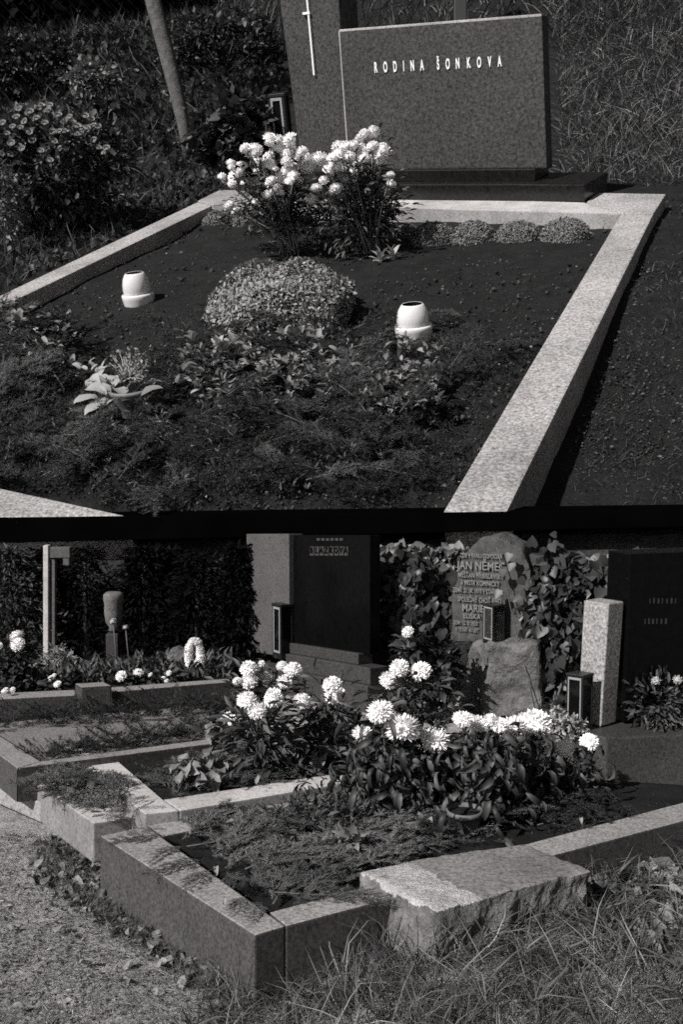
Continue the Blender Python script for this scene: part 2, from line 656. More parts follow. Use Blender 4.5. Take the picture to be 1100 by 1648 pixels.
rough_solid('wall_body', [w0, w1, w1 + EBACK * 0.4, w0 + EBACK * 0.4],
            [w0 - Z * 2.2, w1 - Z * 2.2, w1 - Z * 2.2 + EBACK * 0.4, w0 - Z * 2.2 + EBACK * 0.4], M['wall'], 0.02, 2.5, 24, wall_root, voxel=0.09,
            weight=lambda c, n: 1 if n.z < 0.5 else 0)

# ------------------------------------------------------------------ upper bank
QUP = NU.cross(EDIR).normalized()
if QUP.dot(AU) < 0:
    QUP = -QUP
def up_h(p):
    v = (p - EA).dot(QUP)
    near = max(0.0, 1 - v / 5.0)
    h = -0.20 - 0.25 * near + 0.05 * noise.noise(p * 0.9) + 0.02 * noise.noise(p * 4)
    if v > 13:
        h += 0.0135 * (v - 13) ** 2
    return h
sheet('hillside', EA - EDIR * 26 + QUP * 0.05, (EB - EA) + EDIR * 44, QUP * 34, 420, 220, up_h, M['earth'], NU)

def bank(px, py):
    """point of the bank's surface seen at px, py (grave bed excluded)"""
    r = ray(px, py)
    def over(t):
        p = CAM + r * t
        v = (p - EA).dot(QUP)
        hh = -0.20 - 0.25 * max(0.0, 1 - v / 5.0) + (0.0135 * (min(v, 34) - 13) ** 2 if v > 13 else 0.0)
        return p.dot(NU) - DU - hh
    t0, t1 = 3.0, 3.0
    while over(t1) > 0 and t1 < 60:
        t0, t1 = t1, t1 * 1.12
    for _ in range(14):
        tm = (t0 + t1) / 2
        if over(tm) > 0:
            t0 = tm
        else:
            t1 = tm
    return CAM + r * t1

SOIL = -0.25
soil_poly = [onU(-60, 505, SOIL), onU(345, 338, SOIL), onU(660, 338, SOIL), onU(1005, 346, SOIL), onU(700, 855, SOIL), onU(180, 855, SOIL), onU(-300, 760, SOIL)]
bm = bmesh.new()
vsl = [bm.verts.new(p) for p in soil_poly]
bm.faces.new(vsl)
bmesh.ops.triangulate(bm, faces=bm.faces)
bmesh.ops.subdivide_edges(bm, edges=bm.edges, cuts=60, use_grid_fill=True)
for v in bm.verts:
    v.co += NU * (0.06 * noise.noise(v.co * 1.6) + 0.045 * noise.noise(v.co * 5) + 0.03 * noise.noise(v.co * 12))
kind(from_bm('soil_bed', bm, M['soil'], None, onU(500, 500, SOIL), True), 'structure')

# ------------------------------------------------------------------ upper grave surround
gu = thing('grave_kerb', 'pale granite kerb framing the upper grave with the white chrysanthemum bush', 'grave kerb', onU(700, 560, -0.3))
def kerb_u(pts, depth, mat, bevel=0.02, name='kerb_stone'):
    return prism(name, [onU(*p) for p in pts], NU * -depth, mat, gu, bevel)
kerb_u([(-160, 551), (318, 325), (341, 331), (-150, 566)], 0.4, M['kerb_u'])
kerb_u([(318, 323), (352, 306), (420, 305), (405, 331), (343, 329.5)], 0.4, M['kerb_u'])
kerb_u([(409, 326), (412, 316), (641, 318), (941, 325.5), (1000, 343), (643, 335)], 0.34, M['kerb_u2'])
kerb_u([(945, 325), (962, 310), (1073, 312), (1052.5, 344.5), (1001, 342.5)], 0.5, M['kerb_u'])
kerb_u([(1000.5, 344), (1052, 346), (817, 823), (713, 824)], 0.6, M['kerb_u'])
kerb_u([(-300, 720), (206, 830.0), (-300, 835.5)], 0.5, M['kerb_u'])

# ------------------------------------------------------------------ upper headstone
UPH = (NU * 0.62 + Z * 0.38).normalized()
UPH = (UPH + RIGHT * -0.02).normalized()
hs = thing('headstone', 'wide dark granite family headstone of two slabs on black plinth above the upper grave', 'headstone', onU(720, 300, -0.1))
# black plinth, two steps
pa, pb = onU(500, 322.5, -0.02), onU(941, 327, -0.02)
wdir = (pb - pa).normalized()
bdir = (NU.cross(wdir)).normalized()
if bdir.dot(AU) < 0: bdir = -bdir
hp = up_to(pb, NU, 297)
bk = bdir * 0.85
prism('plinth', [pa + NU * hp, pb + NU * hp, pb + NU * hp + bk + wdir * 0.05, pa + NU * hp + bk], NU * -(hp + 0.2), M['black_u'], hs, 0.015)
sa = pa + NU * (hp + 0.001) + bdir * 0.22
sb = sa + wdir * along_to(sa, wdir, 889)
hstep = up_to(sb, NU, 272)
hstep = max(0.04, hstep)
sb2 = sa + wdir * along_to(sa, wdir, 862)
prism('step', [sa + NU * hstep, sb2 + NU * hstep, sb2 + NU * hstep + bdir * 0.55, sa + NU * hstep + bdir * 0.55], NU * -hstep, M['black_u'], hs, 0.012)
# slabs: corners found on the face plane through the step
fp = sa + NU * hstep + bdir * 0.05
fn = wdir.cross(UPH).normalized()
def face(px, py, n=fn, p=fp):
    r = ray(px, py)
    return CAM + r * ((p - CAM).dot(n) / n.dot(r))
if fn.dot(FWD) < 0: fn = -fn
def slab_u(name, q, th, mat, off=0.0):
    pts = [face(*c) + fn * off for c in q]
    return prism(name, pts, fn * th, mat, hs, 0.02)
slab_u('slab', [(546, 49), (873, 23.5), (881, 271), (562, 274)], 0.24, M['head_u'])
slab_u('slab', [(432, -95), (532, -105), (559, 273), (481, 277)], 0.55, M['head_u'], 0.10)
# pale arrises; the top one paints the edge that catches light
ta, tb = face(546.5, 47.5) - fn * 0.004, face(872.5, 22) - fn * 0.004
prism('arris', [ta, tb, tb + fn * 0.22, ta + fn * 0.22], UPH * -0.035, M['kerb_u2'], hs, 0.008)
ta, tb = face(545.4, 50), face(561, 270)
prism('arris', [ta - fn * 0.005, ta + wdir * 0.022 - fn * 0.005, tb + wdir * 0.022 - fn * 0.005, tb - fn * 0.005], fn * 0.2, M['kerb_u2'], hs, 0.003)
# lettering: each letter on its own
word = [('R', 606), ('O', 621.5), ('D', 637), ('I', 651), ('N', 665), ('A', 680.5), ('Š', 706.5), ('O', 722), ('N', 738), ('K', 755.5), ('O', 772.5), ('V', 789.5), ('A', 805.5)]
for ch, x in word:
    y = 109.5 - (x - 606) * 0.05
    p = face(x, y) - fn * 0.012
    text('letter', ch, p, wdir - UPH * wdir.dot(UPH), UPH, scale_at(p) * 21.0, M['letter'], hs, 0.004, 0.44, bold=0.035)
# slim metal cross
ca, cb = face(487, -40) + fn * 0.06, face(502, 121) + fn * 0.06
hw = wdir * scale_at(ca) * 1.6
crossp = prism('cross', [ca - hw, ca + hw, cb + hw, cb - hw], fn * 0.05, M['letter'], hs, 0.004)
ca = face(483.5, 19.5) + fn * 0.055
prism('cross_bar', [ca, ca + wdir * scale_at(ca) * 14, ca + wdir * scale_at(ca) * 14 - UPH * 0.035, ca - UPH * 0.035], fn * 0.05, M['letter'], crossp, 0.004)

# ------------------------------------------------------------------ lanterns
def lantern(label, p, x, y, up, w, d, h, frame=0.09, name='grave_lantern', edge=True, candle=True, panes=True, glass='dark_glass'):
    t = thing(name, label, 'lantern', p, 'grave lanterns')
    x, y = x.normalized(), y.normalized()
    o = p - x * w / 2 - y * d / 2
    f = w * frame
    bh, th = h * 0.10, h * 0.05
    boxdir('base', o, x * w, y * d, up * bh, M['black_metal'], t, f * 0.2)
    boxdir('lid', o + up * (h - th) - x * f * .3 - y * f * .3, x * (w + f * .6), y * (d + f * .6), up * th, M['black_metal'], t, f * 0.2)
    for i in (0, 1):
        for j in (0, 1):
            boxdir('post', o + x * (i * (w - f)) + y * (j * (d - f)) + up * (bh + 0.0005), x * f, y * f, up * (h - th - bh - 0.001), M['black_metal'], t, f * 0.15)
    front = t
    if panes:
        e = f * 0.35
        for (pp, ax, ln, oth) in ((o + x * f + y * e, x, w - 2 * f, y), (o + x * f + y * (d - e * 2), x, w - 2 * f, y),
                                  (o + y * f + x * e, y, d - 2 * f, x), (o + y * f + x * (w - e * 2), y, d - 2 * f, x)):
            pn_ = boxdir('pane', pp + up * (bh + .001), ax * ln, oth * e * 0.6, up * (h - th - bh - .002), M[glass], t, 0)
            front = pn_ if front is t else front
    if edge:
        for k in (0, 1):
            boxdir('trim', o + x * (f + k * (w - 2.7 * f)) - y * (f * .12) + up * (bh + .01 * h), x * f * 0.7, y * f * .1, up * (h - th - bh - .02 * h), M['edge_metal'], front, 0)
        for k in (0, 1):
            boxdir('trim', o + x * (1.7 * f) - y * (f * .12) + up * (bh + .01 * h + k * (h - th - bh - .06 * h)), x * (w - 3.4 * f), y * f * .1, up * .04 * h, M['edge_metal'], front, 0)
    if candle:
        r = w * 0.24
        lathe('candle', [(0.001, 0), (r, 0), (r, h * 0.34), (r * .8, h * .36), (0.001, h * 0.35)], p + up * (bh + .001), up, M['candle'], t, 14)
    return t

lp = onU(459, 262, -0.1)
lh = up_to(lp, UPH, 149)
xr = (wdir * 0.75 - bdir * 0.66).normalized()
lx = scale_at(lp)
lantern('black glass lantern with pale pane trim beside the left slab of the family headstone', lp, (wdir * 0.95 + bdir * 0.3), (bdir * 0.95 - wdir * 0.3), UPH, lx * 27, lx * 27, lh, 0.16)

# ------------------------------------------------------------------ votive lamps
def votive(label, px, py_base, py_top, wpx):
    b = onU(px, py_base, SOIL + 0.02)
    up = (NU * 0.8 + Z * 0.2).normalized()
    h = up_to(b, up, py_top)
    r = scale_at(b) * wpx / 2
    t = thing('votive_lamp', label, 'votive lamp', b, 'white votive lamps')
    cup = lathe('cup', [(r * .86, -0.05), (r * .93, 0), (r * 1.0, h * .24), (r * 1.02, h * .33), (r * .98, h * .37), (r * .86, h * .38)], b, up, M['white_glaze'], t)
    dome = lathe('dome', [(r * .84, h * .36), (r * .87, h * .5), (r * .84, h * .66), (r * .76, h * .82), (r * .63, h * .94), (r * .55, h * .985), (r * .52, h * .98)], b, up, M['white_glaze'], t)
    lathe('inner_wall', [(r * .52, h * .978), (r * .5, h * .9), (r * .6, h * .8), (r * .7, h * .5)], b, up, M['inside'], dome)
    lathe('wick_well', [(r * .7, h * .5), (r * .55, h * .55), (0.001, h * .56)], b, up, M['inside'], dome)
votive('white egg-shaped votive lamp beside the long kerb, left of the pale mound', 225, 492, 438, 52)
votive('white egg-shaped votive lamp on dark soil between the pale mound and the right-hand kerb', 667, 543, 488, 61)

# ------------------------------------------------------------------ lower grave kerbs
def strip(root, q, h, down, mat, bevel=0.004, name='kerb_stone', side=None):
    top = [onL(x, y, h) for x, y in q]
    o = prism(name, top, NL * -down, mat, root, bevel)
    if side:  # upright faces get a darker colour that stands for shade
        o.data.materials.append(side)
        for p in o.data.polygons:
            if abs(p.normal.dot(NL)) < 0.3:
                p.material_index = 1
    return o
K1 = 0.15
g1 = thing('grave_kerb', 'grey granite kerb of the nearest lower grave, side faces coloured darker as shade', 'grave kerb', onL(410, 1560))
strip(g1, [(161, 1345), (235.5, 1329.5), (459, 1490), (410, 1505)], K1, 0.24, M['kerb1'], side=M['kerb1shade'])
strip(g1, [(433, 1468), (1180, 1270), (1240, 1284), (460.5, 1490)], K1, 0.24, M['kerb1'], side=M['kerb1shade'])
strip(g1, [(237, 1328.5), (700, 1238), (735, 1250), (262, 1345.5)], K1, 0.24, M['kerb1'], side=M['kerb1shade'])
bed1 = [onL(x, y, K1 - 0.035) for x, y in [(240, 1335), (720, 1240), (1180, 1268), (440, 1475)]]
kind(prism('grave_soil', bed1, NL * -0.1, M['soil'], None, 0, loc=bed1[0]), 'structure')

g2 = thing('grave_kerb', 'light stone kerb of the middle lower grave with a raised fir-covered end block', 'grave kerb', onL(150, 1390))
strip(g2, [(30, 1243), (128, 1236), (223, 1314), (150, 1325)], 0.14, 0.105, M['kerb2'], side=M['kerb2shade'])
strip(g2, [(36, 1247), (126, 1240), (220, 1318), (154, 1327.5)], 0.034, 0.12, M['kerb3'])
strip(g2, [(96, 1200), (176, 1213), (262, 1287.5), (288, 1304.5), (233, 1310)], 0.178, 0.13, M['kerb2'], side=M['kerb2shade'])
strip(g2, [(263, 1286.5), (600, 1236), (640, 1246), (289.5, 1304.5)], 0.178, 0.13, M['kerb2'], side=M['kerb2shade'])
bed2 = [onL(x, y, 0.165) for x, y in [(170, 1215), (560, 1160), (600, 1238), (255, 1290)]]
kind(prism('grave_soil', bed2, NL * -0.1, M['soil'], None, 0, loc=bed2[0]), 'structure')

g3 = thing('grave_kerb', 'grey granite kerb of the third lower grave filled with pale gravel, on a stepped base', 'grave kerb', onL(30, 1330))
strip(g3, [(-60, 1173), (-20, 1172), (65, 1225), (27, 1236)], 0.2, 0.105, M['kerb3'], side=M['plinth'])  # charcoal sides put the shade of the front face into the colour
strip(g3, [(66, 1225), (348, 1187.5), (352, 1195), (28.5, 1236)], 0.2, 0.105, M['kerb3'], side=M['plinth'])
strip(g3, [(-120, 1215), (40, 1200), (300, 1230), (66, 1292)], 0.094, 0.06, M['kerb3'])
strip(g3, [(329, 1166), (348, 1164), (359, 1177), (340, 1184)], 0.232, 0.2, M['kerb3'], name='corner_block')
bed3 = [onL(x, y, 0.168) for x, y in [(-60, 1168), (330, 1135), (352, 1190), (40, 1228)]]
kind(prism('gravel_bed', bed3, NL * -0.08, M['gravel'], None, 0, loc=bed3[0]), 'structure')

g4 = thing('grave_kerb', 'low dark kerb of the farthest lower grave with a square block midway', 'grave kerb', onL(150, 1140))
strip(g4, [(-120, 1121), (120, 1110), (121, 1119), (-120, 1131)], 0.2, 0.16, M['kerb3'], side=M['plinth'])  # side faces coloured charcoal as if shaded
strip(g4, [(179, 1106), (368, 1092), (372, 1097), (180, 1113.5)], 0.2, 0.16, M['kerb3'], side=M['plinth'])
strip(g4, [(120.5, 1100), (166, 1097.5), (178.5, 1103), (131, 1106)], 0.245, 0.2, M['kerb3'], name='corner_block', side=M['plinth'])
bed4 = [onL(x, y, 0.17) for x, y in [(-120, 1070), (380, 1055), (372, 1094), (-120, 1126)]]
kind(prism('grave_soil', bed4, NL * -0.1, M['soil'], None, 0, loc=bed4[0]), 'structure')
# dark turf between the third and the far kerb
bed5 = [onL(x, y, 0.12) for x, y in [(-120, 1136), (372, 1104), (340, 1140), (-90, 1172)]]
kind(prism('turf_strip', bed5, NL * -0.1, M['earth'], None, 0, loc=bed5[0]), 'structure')

# ------------------------------------------------------------------ central lower headstone
c0 = onL(592, 1149)
hc = thing('headstone', 'dark polished headstone with grey side pier and stepped charcoal plinth behind the chrysanthemums', 'headstone', c0)
def nearest_t(p, d, px): return along_to(p, d, px)
tl = along_to(c0, BL, 372)
low1 = up_to(c0, Z, 1104)
th = 0.13
boxdir('plinth', c0, BL * tl, AL * th, Z * low1, M['plinth'], hc, 0.006)
c1 = c0 + Z * (low1 + .001) + BL * 0.035 + AL * 0.03
low2 = up_to(c1, Z, 1074)
tl2 = along_to(c1, BL, 452)
boxdir('plinth_step', c1 - BL * 0.03 - AL * 0.01, BL * (tl2 + .03), AL * (th - .005), Z * low2, M['plinth'], hc, 0.005)
c2 = c1 + Z * (low2 + .001) + BL * (along_to(c1 + Z * low2, BL, 572)) + AL * 0.02
tl3 = along_to(c2, BL, 456)
low3 = up_to(c2, Z, 1052)
boxdir('plinth_step', c2, BL * tl3, AL * (th - .03), Z * low3, M['plinth'], hc, 0.005)
c3 = c2 + Z * (low3 + .001) + AL * 0.03 - BL * 0.06
tl4 = along_to(c3, BL, 473)
low4 = up_to(c3, Z, 861)
boxdir('polished_slab', c3, BL * tl4, AL * 0.07, Z * low4, M['polish'], hc, 0.003)
c4 = c3 + BL * (tl4 + .002) - AL * 0.03
c4 = c4 - Z * (c4 - c0 - BL * 0).dot(Z) + Z * (c0.z + low1 + .002) - Z * 0
c4.z = c0.z + low1 + 0.002
tl5 = along_to(c4, BL, 398)
boxdir('pier', c4, BL * tl5, AL * 0.10, Z * up_to(c4, Z, 859), M['pier'], hc, 0.004)
# lettering plate on the polished slab
def on_slab(px, py):
    n = BL.cross(Z).normalized()
    r = ray(px, py)
    return CAM + r * ((c3 - CAM).dot(n) / n.dot(r))
nf = -AL
XR = (-BL - Z * (-BL).dot(Z)).normalized()
for k, ch in enumerate('BLAŽKOVÁ'):
    px = 503 + k * 7.9
    p = on_slab(px, 886) + nf * 0.004
    s = scale_at(p)
    a, b = on_slab(px - 3.2, 879.5), on_slab(px + 3.2, 879.5)
    c, d = on_slab(px + 3.2, 894), on_slab(px - 3.2, 894)
    prism('letter_plate', [v + nf * 0.004 for v in (a, b, c, d)], -nf * 0.006, M['plinth'], hc, 0)
    text('letter', ch, p + nf * 0.003, XR, Z, s * 13.5, M['polish'], hc, 0.002, 0.9, bold=0.02)
for k in range(6):
    a, b = on_slab(511 + k * 7.4, 866.2), on_slab(516 + k * 7.4, 866.2)
    c, d = on_slab(516 + k * 7.4, 870), on_slab(511 + k * 7.4, 870)
    prism('letter_plate', [v + nf * 0.004 for v in (a, b, c, d)], -nf * 0.006, M['plinth'], hc, 0)

lq = c1 + Z * 0.0
pbase = c0 + BL * along_to(c0, BL, 449) - AL * 0.02
pbase.z = c0.z + low1 + 0.001
pbase = pbase + AL * 0.05
hh = up_to(pbase, Z, 971)
lantern('tall narrow black lantern with bright edges leaning by the grey pier', pbase + BL * 0.0, XR, AL, Z, scale_at(pbase) * 24, scale_at(pbase) * 24, hh, 0.13)

# ------------------------------------------------------------------ inscribed boulder monument
m0 = onL(800, 1152)
mo = thing('monument', 'rough inscribed boulder gravestone on a rugged rock pedestal, ivy on its right side', 'gravestone', m0)
MN = (-FWD * 0.93 + RIGHT * -0.36); MN.z = 0; MN.normalize()
MX = Z.cross(MN).normalized()
if MX.dot(RIGHT) < 0: MX = -MX
def on_m(px, py, off=0.0, base=m0):
    r = ray(px, py)
    return CAM + r * ((base + MN * off - CAM).dot(MN) / MN.dot(r))
BK = -MN * 0.30
def mon_poly(pts, off=0.0, back=BK):
    f = [on_m(x, y, off) for x, y in pts]
    return f, [q + back for q in f]
f, b = mon_poly([(786, 1034), (862, 1038), (868, 1090), (872, 1158), (778, 1158), (782, 1090)], 0.06)
fl, bl = mon_poly([(752, 1036), (784, 1034), (780, 1090), (778, 1158), (722, 1158), (738, 1112)], 0.02, BK)
rough_solid('pedestal', f, b, M['rock'], 0.022, 5, 4, mo, seed=3)
fl[1] = f[0] + MN * 0.005; fl[2] = f[5] + MN * 0.005; fl[3] = f[4] + MN * 0.005
fl = [fl[0] - MN * 0.16, fl[1], fl[2], fl[3], fl[4] - MN * 0.2, fl[5] - MN * 0.18]
bl = [q + BK * 0.8 for q in fl]
rough_solid('pedestal_flank', fl, bl, M['rock'], 0.02, 6, 4, mo, seed=8)
f, b = mon_poly([(772, 866), (806, 861), (842, 880), (856, 940), (862, 1033), (724, 1033), (730, 960), (742, 900)], -0.05, -MN * 0.2)
rough_solid('inscribed_stone', f, b, M['monument'], 0.012, 7, 4, mo, seed=5, weight=lambda c, n: 0.12 if n.dot(MN) > 0.7 else 1)
lines = [(775, 895, 8, 'ZDE V PÁNU ODPOČÍVÁ', .62), (775, 911.5, 15, 'JAN NĚMEC', .78), (774, 927, 9, 'MĚŠŤAN PŘIBISLAVSKÝ', .64), (773, 939, 9, 'A MISTR KOMINICKÝ', .6),
         (769, 951.5, 8.5, 'ZEMŘ. 21. IX. 1919 V STÁŘÍ LET', .56), (772, 966, 9, 'SPOLEČNĚ CHOŤ JEHO', .6), (762, 979.5, 13, 'MARIE', .8), (760, 992, 9, 'ELIŠKA', .85), (750, 1003, 7, 'ZEM. 12. V. 1920', .65), (752, 1014, 7, 'V STÁŘÍ 46 LET', .65)]
for x, y, s, body, xs in lines:
    p = on_m(x, y, -0.05 + 0.012)
    text('inscription_line', body, p, MX, Z, scale_at(p) * s * 1.25, M['letter_grey'], mo, 0.002, xs, bold=0.006)
lp2 = on_m(796, 1036, -0.0)
lp2 = on_m(794, 1036, 0.02) - MN * 0.02
lantern('small glass lantern with a candle standing on the rock pedestal before the inscription', lp2, (MX * .8 - MN * -.6), (-MN * .8 - MX * -.6), Z, scale_at(lp2) * 25, scale_at(lp2) * 25, up_to(lp2, Z, 972), 0.10, glass='glass')

# ------------------------------------------------------------------ right-hand stones
r0 = onL(938, 1284)
rs = thing('headstone', 'black polished headstone with a light granite pillar, at the right edge of the lower graves', 'headstone', r0)
XA = Vector((AL.x, AL.y, 0)).normalized()
XB = Vector((BL.x, BL.y, 0)).normalized()
ph = up_to(r0, Z, 1189)
bx0 = onL(976, 1282)
prism('pedestal', [bx0 + Z * ph, bx0 + RIGHT * 1.6 + FWD * .25 + Z * ph, bx0 + RIGHT * 1.6 + FWD * 1.0 + Z * ph, bx0 + XB * 0.42 + Z * ph], Z * -ph, M['plinth'], rs, 0.006)
pz = bx0 + RIGHT * 0.0 + Z * (ph + .001) + XB * 0.12 + XA * .05
pz = pz + XB * 0
d = along_to(pz, RIGHT, 968)
pz = pz + RIGHT * d
hpil = up_to(pz, Z, 972)
wl_ = along_to(pz, XB, 930)
lean = RIGHT * 0.045
prism('pillar', [pz + (Z + lean) * hpil, pz + XA * 0.09 + (Z + lean) * hpil, pz + XA * 0.09 + XB * wl_ * 1.04 + (Z + lean) * hpil, pz + XB * wl_ * 1.04 + (Z + lean) * hpil], None, M['pillar'], rs, 0.005,
      bottom=[pz, pz + XA * 0.09, pz + XA * 0.09 + XB * wl_, pz + XB * wl_])
bs0 = pz + XA * 0.11 - XB * 0.02
XS = (RIGHT * 0.95 + Vector((0, 1, 0)) * 0.3).normalized()
bs0 = bs0 + XS * max(0, along_to(bs0, XS, 990))
YS = Vector((-XS.y, XS.x, 0))
hb = up_to(bs0, Z, 892)
prism('polished_slab', [bs0 + (Z + lean * .4) * hb, bs0 + XS * 1.1 + (Z + lean * .4) * hb, bs0 + XS * 1.1 + YS * .14 + (Z + lean * .4) * hb, bs0 + YS * .14 + (Z + lean * .4) * hb], None, M['polish'], rs, 0.004,
      bottom=[bs0, bs0 + XS * 1.1, bs0 + XS * 1.1 + YS * .14, bs0 + YS * .14])
for row, (py, xs_) in enumerate(((966, [1046, 1052, 1059, 1066, 1073, 1080, 1087]), (999, [1038, 1044, 1050, 1057, 1064, 1071]))):
    for k, x in enumerate(xs_):
        r = ray(x, py)
        p = CAM + r * ((bs0 - CAM).dot(YS) / YS.dot(r)) - YS * 0.003
        s = scale_at(p)
        boxdir('letter_stroke', p - Z * s * 5, XS * s * (1.5 + (k % 3) * .8), YS * 0.004, Z * s * (8 + (k % 2)), M['letter_dim'], rs, 0)
pl = bx0 + XB * 0.14 - XA * 0.0 + Z * (ph + .001)
pl = pz + XB * (wl_ * 0.30) - XA * 0.085
lantern('tall dark grave lantern with thin bright edges before the light granite pillar', pl, XA * .3 - XB * .95, XA, Z, scale_at(pl) * 27, scale_at(pl) * 27, up_to(pl, Z, 1083), 0.10)

# ------------------------------------------------------------------ broken stone block in front
K = 0.15
sl = thing('stone_block', 'broken pale stone block lying across the front kerb among long grass', 'stone block', onL(700, 1545))
HB = 0.166
top = [onL(578, 1401, HB), onL(655, 1384, HB), onL(842, 1357, HB), onL(948, 1399, HB), onL(703, 1466, HB)]
bot = [top[0] - NL * .2 - RIGHT * .02, top[1] - NL * .22, top[2] - NL * .22, top[3] - NL * .22, top[4] - NL * .22 + LF * .01 - RIGHT * .015]
def wslab(c, n):
    return 0.14 + 0.86 * min(1.0, max(0.0, (0.97 - n.dot(NL)) / 0.8))
so = rough_solid('block_body', top, bot, M['slabrock'], 0.013, 8, 9, sl, weight=wslab, seed=1.3, voxel=0.007)
# the smoother worn part of the top
so.data.materials.append(M['slabtop'])
so.data.materials.append(M['slabpale'])
org = onL(700, 1545)
for p in so.data.polygons:
    if p.normal.dot(NL) > 0.55:
        x, y, _ = px_of(p.center + org)
        if x + noise.noise(p.center * 25) * 14 > 656 + (y - 1385) * 1.95:
            p.material_index = 1
        else:
            p.material_index = 2

# ================================================================== planting
def sample_poly(n, poly):
    xs = [p[0] for p in poly]; ys = [p[1] for p in poly]
    out = []
    while len(out) < n:
        x, y = random.uniform(min(xs), max(xs)), random.uniform(min(ys), max(ys))
        ins = False
        j = len(poly) - 1
        for i in range(len(poly)):
            if (poly[i][1] > y) != (poly[j][1] > y) and x < (poly[j][0] - poly[i][0]) * (y - poly[i][1]) / (poly[j][1] - poly[i][1]) + poly[i][0]:
                ins = not ins
            j = i
        if ins:
            out.append((x, y))
    return out

def low(px, py):
    h = low_h(onL(px, py))
    return onL(px, py, low_h(onL(px, py, h)) + 0.002)

def soil_u(px, py):
    return onU(px, py, SOIL + 0.03)

def grass(name, label, pts, lo, hi, up, mat, lean=0.7, tv=BLADE_V, tf=BLADE_F, cat='grass', width=1.0, parent=None, tuft=1, px_sized=True, bias=None):
    P, D, S = [], [], []
    for p in pts:
        s = scale_at(p) if px_sized else 1.0
        for _ in range(tuft):
            q = p + Vector((random.gauss(0, 1), random.gauss(0, 1), 0)) * (s * 4 if tuft > 1 else 0)
            d = Vector((random.gauss(0, lean), random.gauss(0, lean), 0)) + up
            if bias is not None:
                d += bias
            P.append(q); D.append(d); S.append(random.uniform(lo, hi) * s)
    P, D, S = A(P), A(D), A(S)
    # blades bend towards their lean
    upv = np.tile(A(up), (len(P), 1)) + rng.normal(size=(len(P), 3)) * 0.5
    R = frames(D, upv)
    SS = np.stack([S * width, S, S], axis=1)
    o = np_obj(name, scatter(tv, tf, P, R, SS), mat, parent, None if parent else Vector(P[0]))
    kind(o, 'stuff')
    if not parent:
        tag(o, label, cat)
    return o

# ------------------------------------------------------------------ flower heads (shared meshes)
PET_V = [(0, 0, 0), (-0.5, 0.55, 0.06), (0.5, 0.55, 0.06), (0, 1.0, 0.22)]
PET_F = [(0, 2, 1), (1, 2, 3)]
def pompom(name, n, mat, droop=0.0, wid=0.36, long=1.0, cover=-0.45, core_r=0.68):
    k = np.arange(n) + 0.5
    zc = 1 - (1 - cover) * k / n
    an = k * 2.39996
    d = np.stack([np.sqrt(1 - zc ** 2) * np.cos(an), np.sqrt(1 - zc ** 2) * np.sin(an), zc], axis=1)
    d += rng.normal(size=d.shape) * 0.10
    P = d / np.linalg.norm(d, axis=1, keepdims=True) * core_r * 0.82
    P[:, 2] *= 0.9
    d[:, 2] -= droop * (1 - zc)
    R = frames(d, np.tile([0, 0, 1.0], (n, 1)) + rng.normal(size=(n, 3)) * 0.25)
    S = (0.38 + 0.16 * rng.random(n)) * long
    v, f, l = scatter(PET_V, PET_F, P, R, np.stack([S * wid, S, S], axis=1))
    prof = [(math.cos(a) * core_r, math.sin(a) * core_r * 0.92) for a in (-1.3, -0.9, -0.5, -0.1, 0.3, 0.7, 1.1, 1.4)]
    core = tube_np([(0, 0, h) for r, h in prof], [r for r, h in prof], 10)
    return np_mesh(name, *join_np([(v, f, l), core]), mat)
HEAD_SMALL = [pompom('small_chrysanthemum_head', 80, M['petal'], 0.05, 0.75, 0.9) for _ in range(3)]
HEAD_DIM = pompom('faded_chrysanthemum_head', 60, M['petal_dim'], 0.3, 0.6)
HEAD_BIG = [pompom('large_chrysanthemum_head', 230, M['petal'], 0.2 + .12 * k, 0.45, 0.85 + .08 * k, -0.6, 0.7) for k in range(4)]
HEAD_SHAGGY = [pompom('shaggy_chrysanthemum_head', 230, M['petal'], 0.45 + .2 * k, 0.32, 1.1 + .12 * k, -0.5, 0.58) for k in range(4)]
LEAFM = leaf_mesh('leaf_blade', ELL_V, ELL_F, M['leaf_light'])
LEAFP = leaf_mesh('pale_leaf_blade', ELL_V, ELL_F, M['leaf_pale'])
LEAFD = leaf_mesh('dark_leaf_blade', ELL_V, ELL_F, M['leaf_mid'])
HEARTM = leaf_mesh('ivy_leaf_blade', HEART_V, HEART_F, M['ivy'])
DROOPM = leaf_mesh('wilted_leaf_blade', DROOP_V, DROOP_F, M['wilt'])
DEADM = leaf_mesh('fallen_leaf_blade', CURL_V, CURL_F, M['dead_leaf'])

def head_at(parent, meshes, p, r, tilt=0.5, name='flower_head', flat=0.85):
    d = (Z + (-FWD) * random.uniform(0.1, 0.6) + Vector((random.gauss(0, tilt), random.gauss(0, tilt), 0))).normalized()
    y = Vector((random.gauss(0, 1), random.gauss(0, 1), random.gauss(0, 1)))
    y = (y - d * y.dot(d)).normalized()
    x = y.cross(d)
    R = Matrix((x, y, d)).transposed()
    r *= random.uniform(.93, 1.08)
    return place(random.choice(meshes), name, p, R, (r, r * random.uniform(.9, 1.1), r * flat * random.uniform(.85, 1.1)), parent)

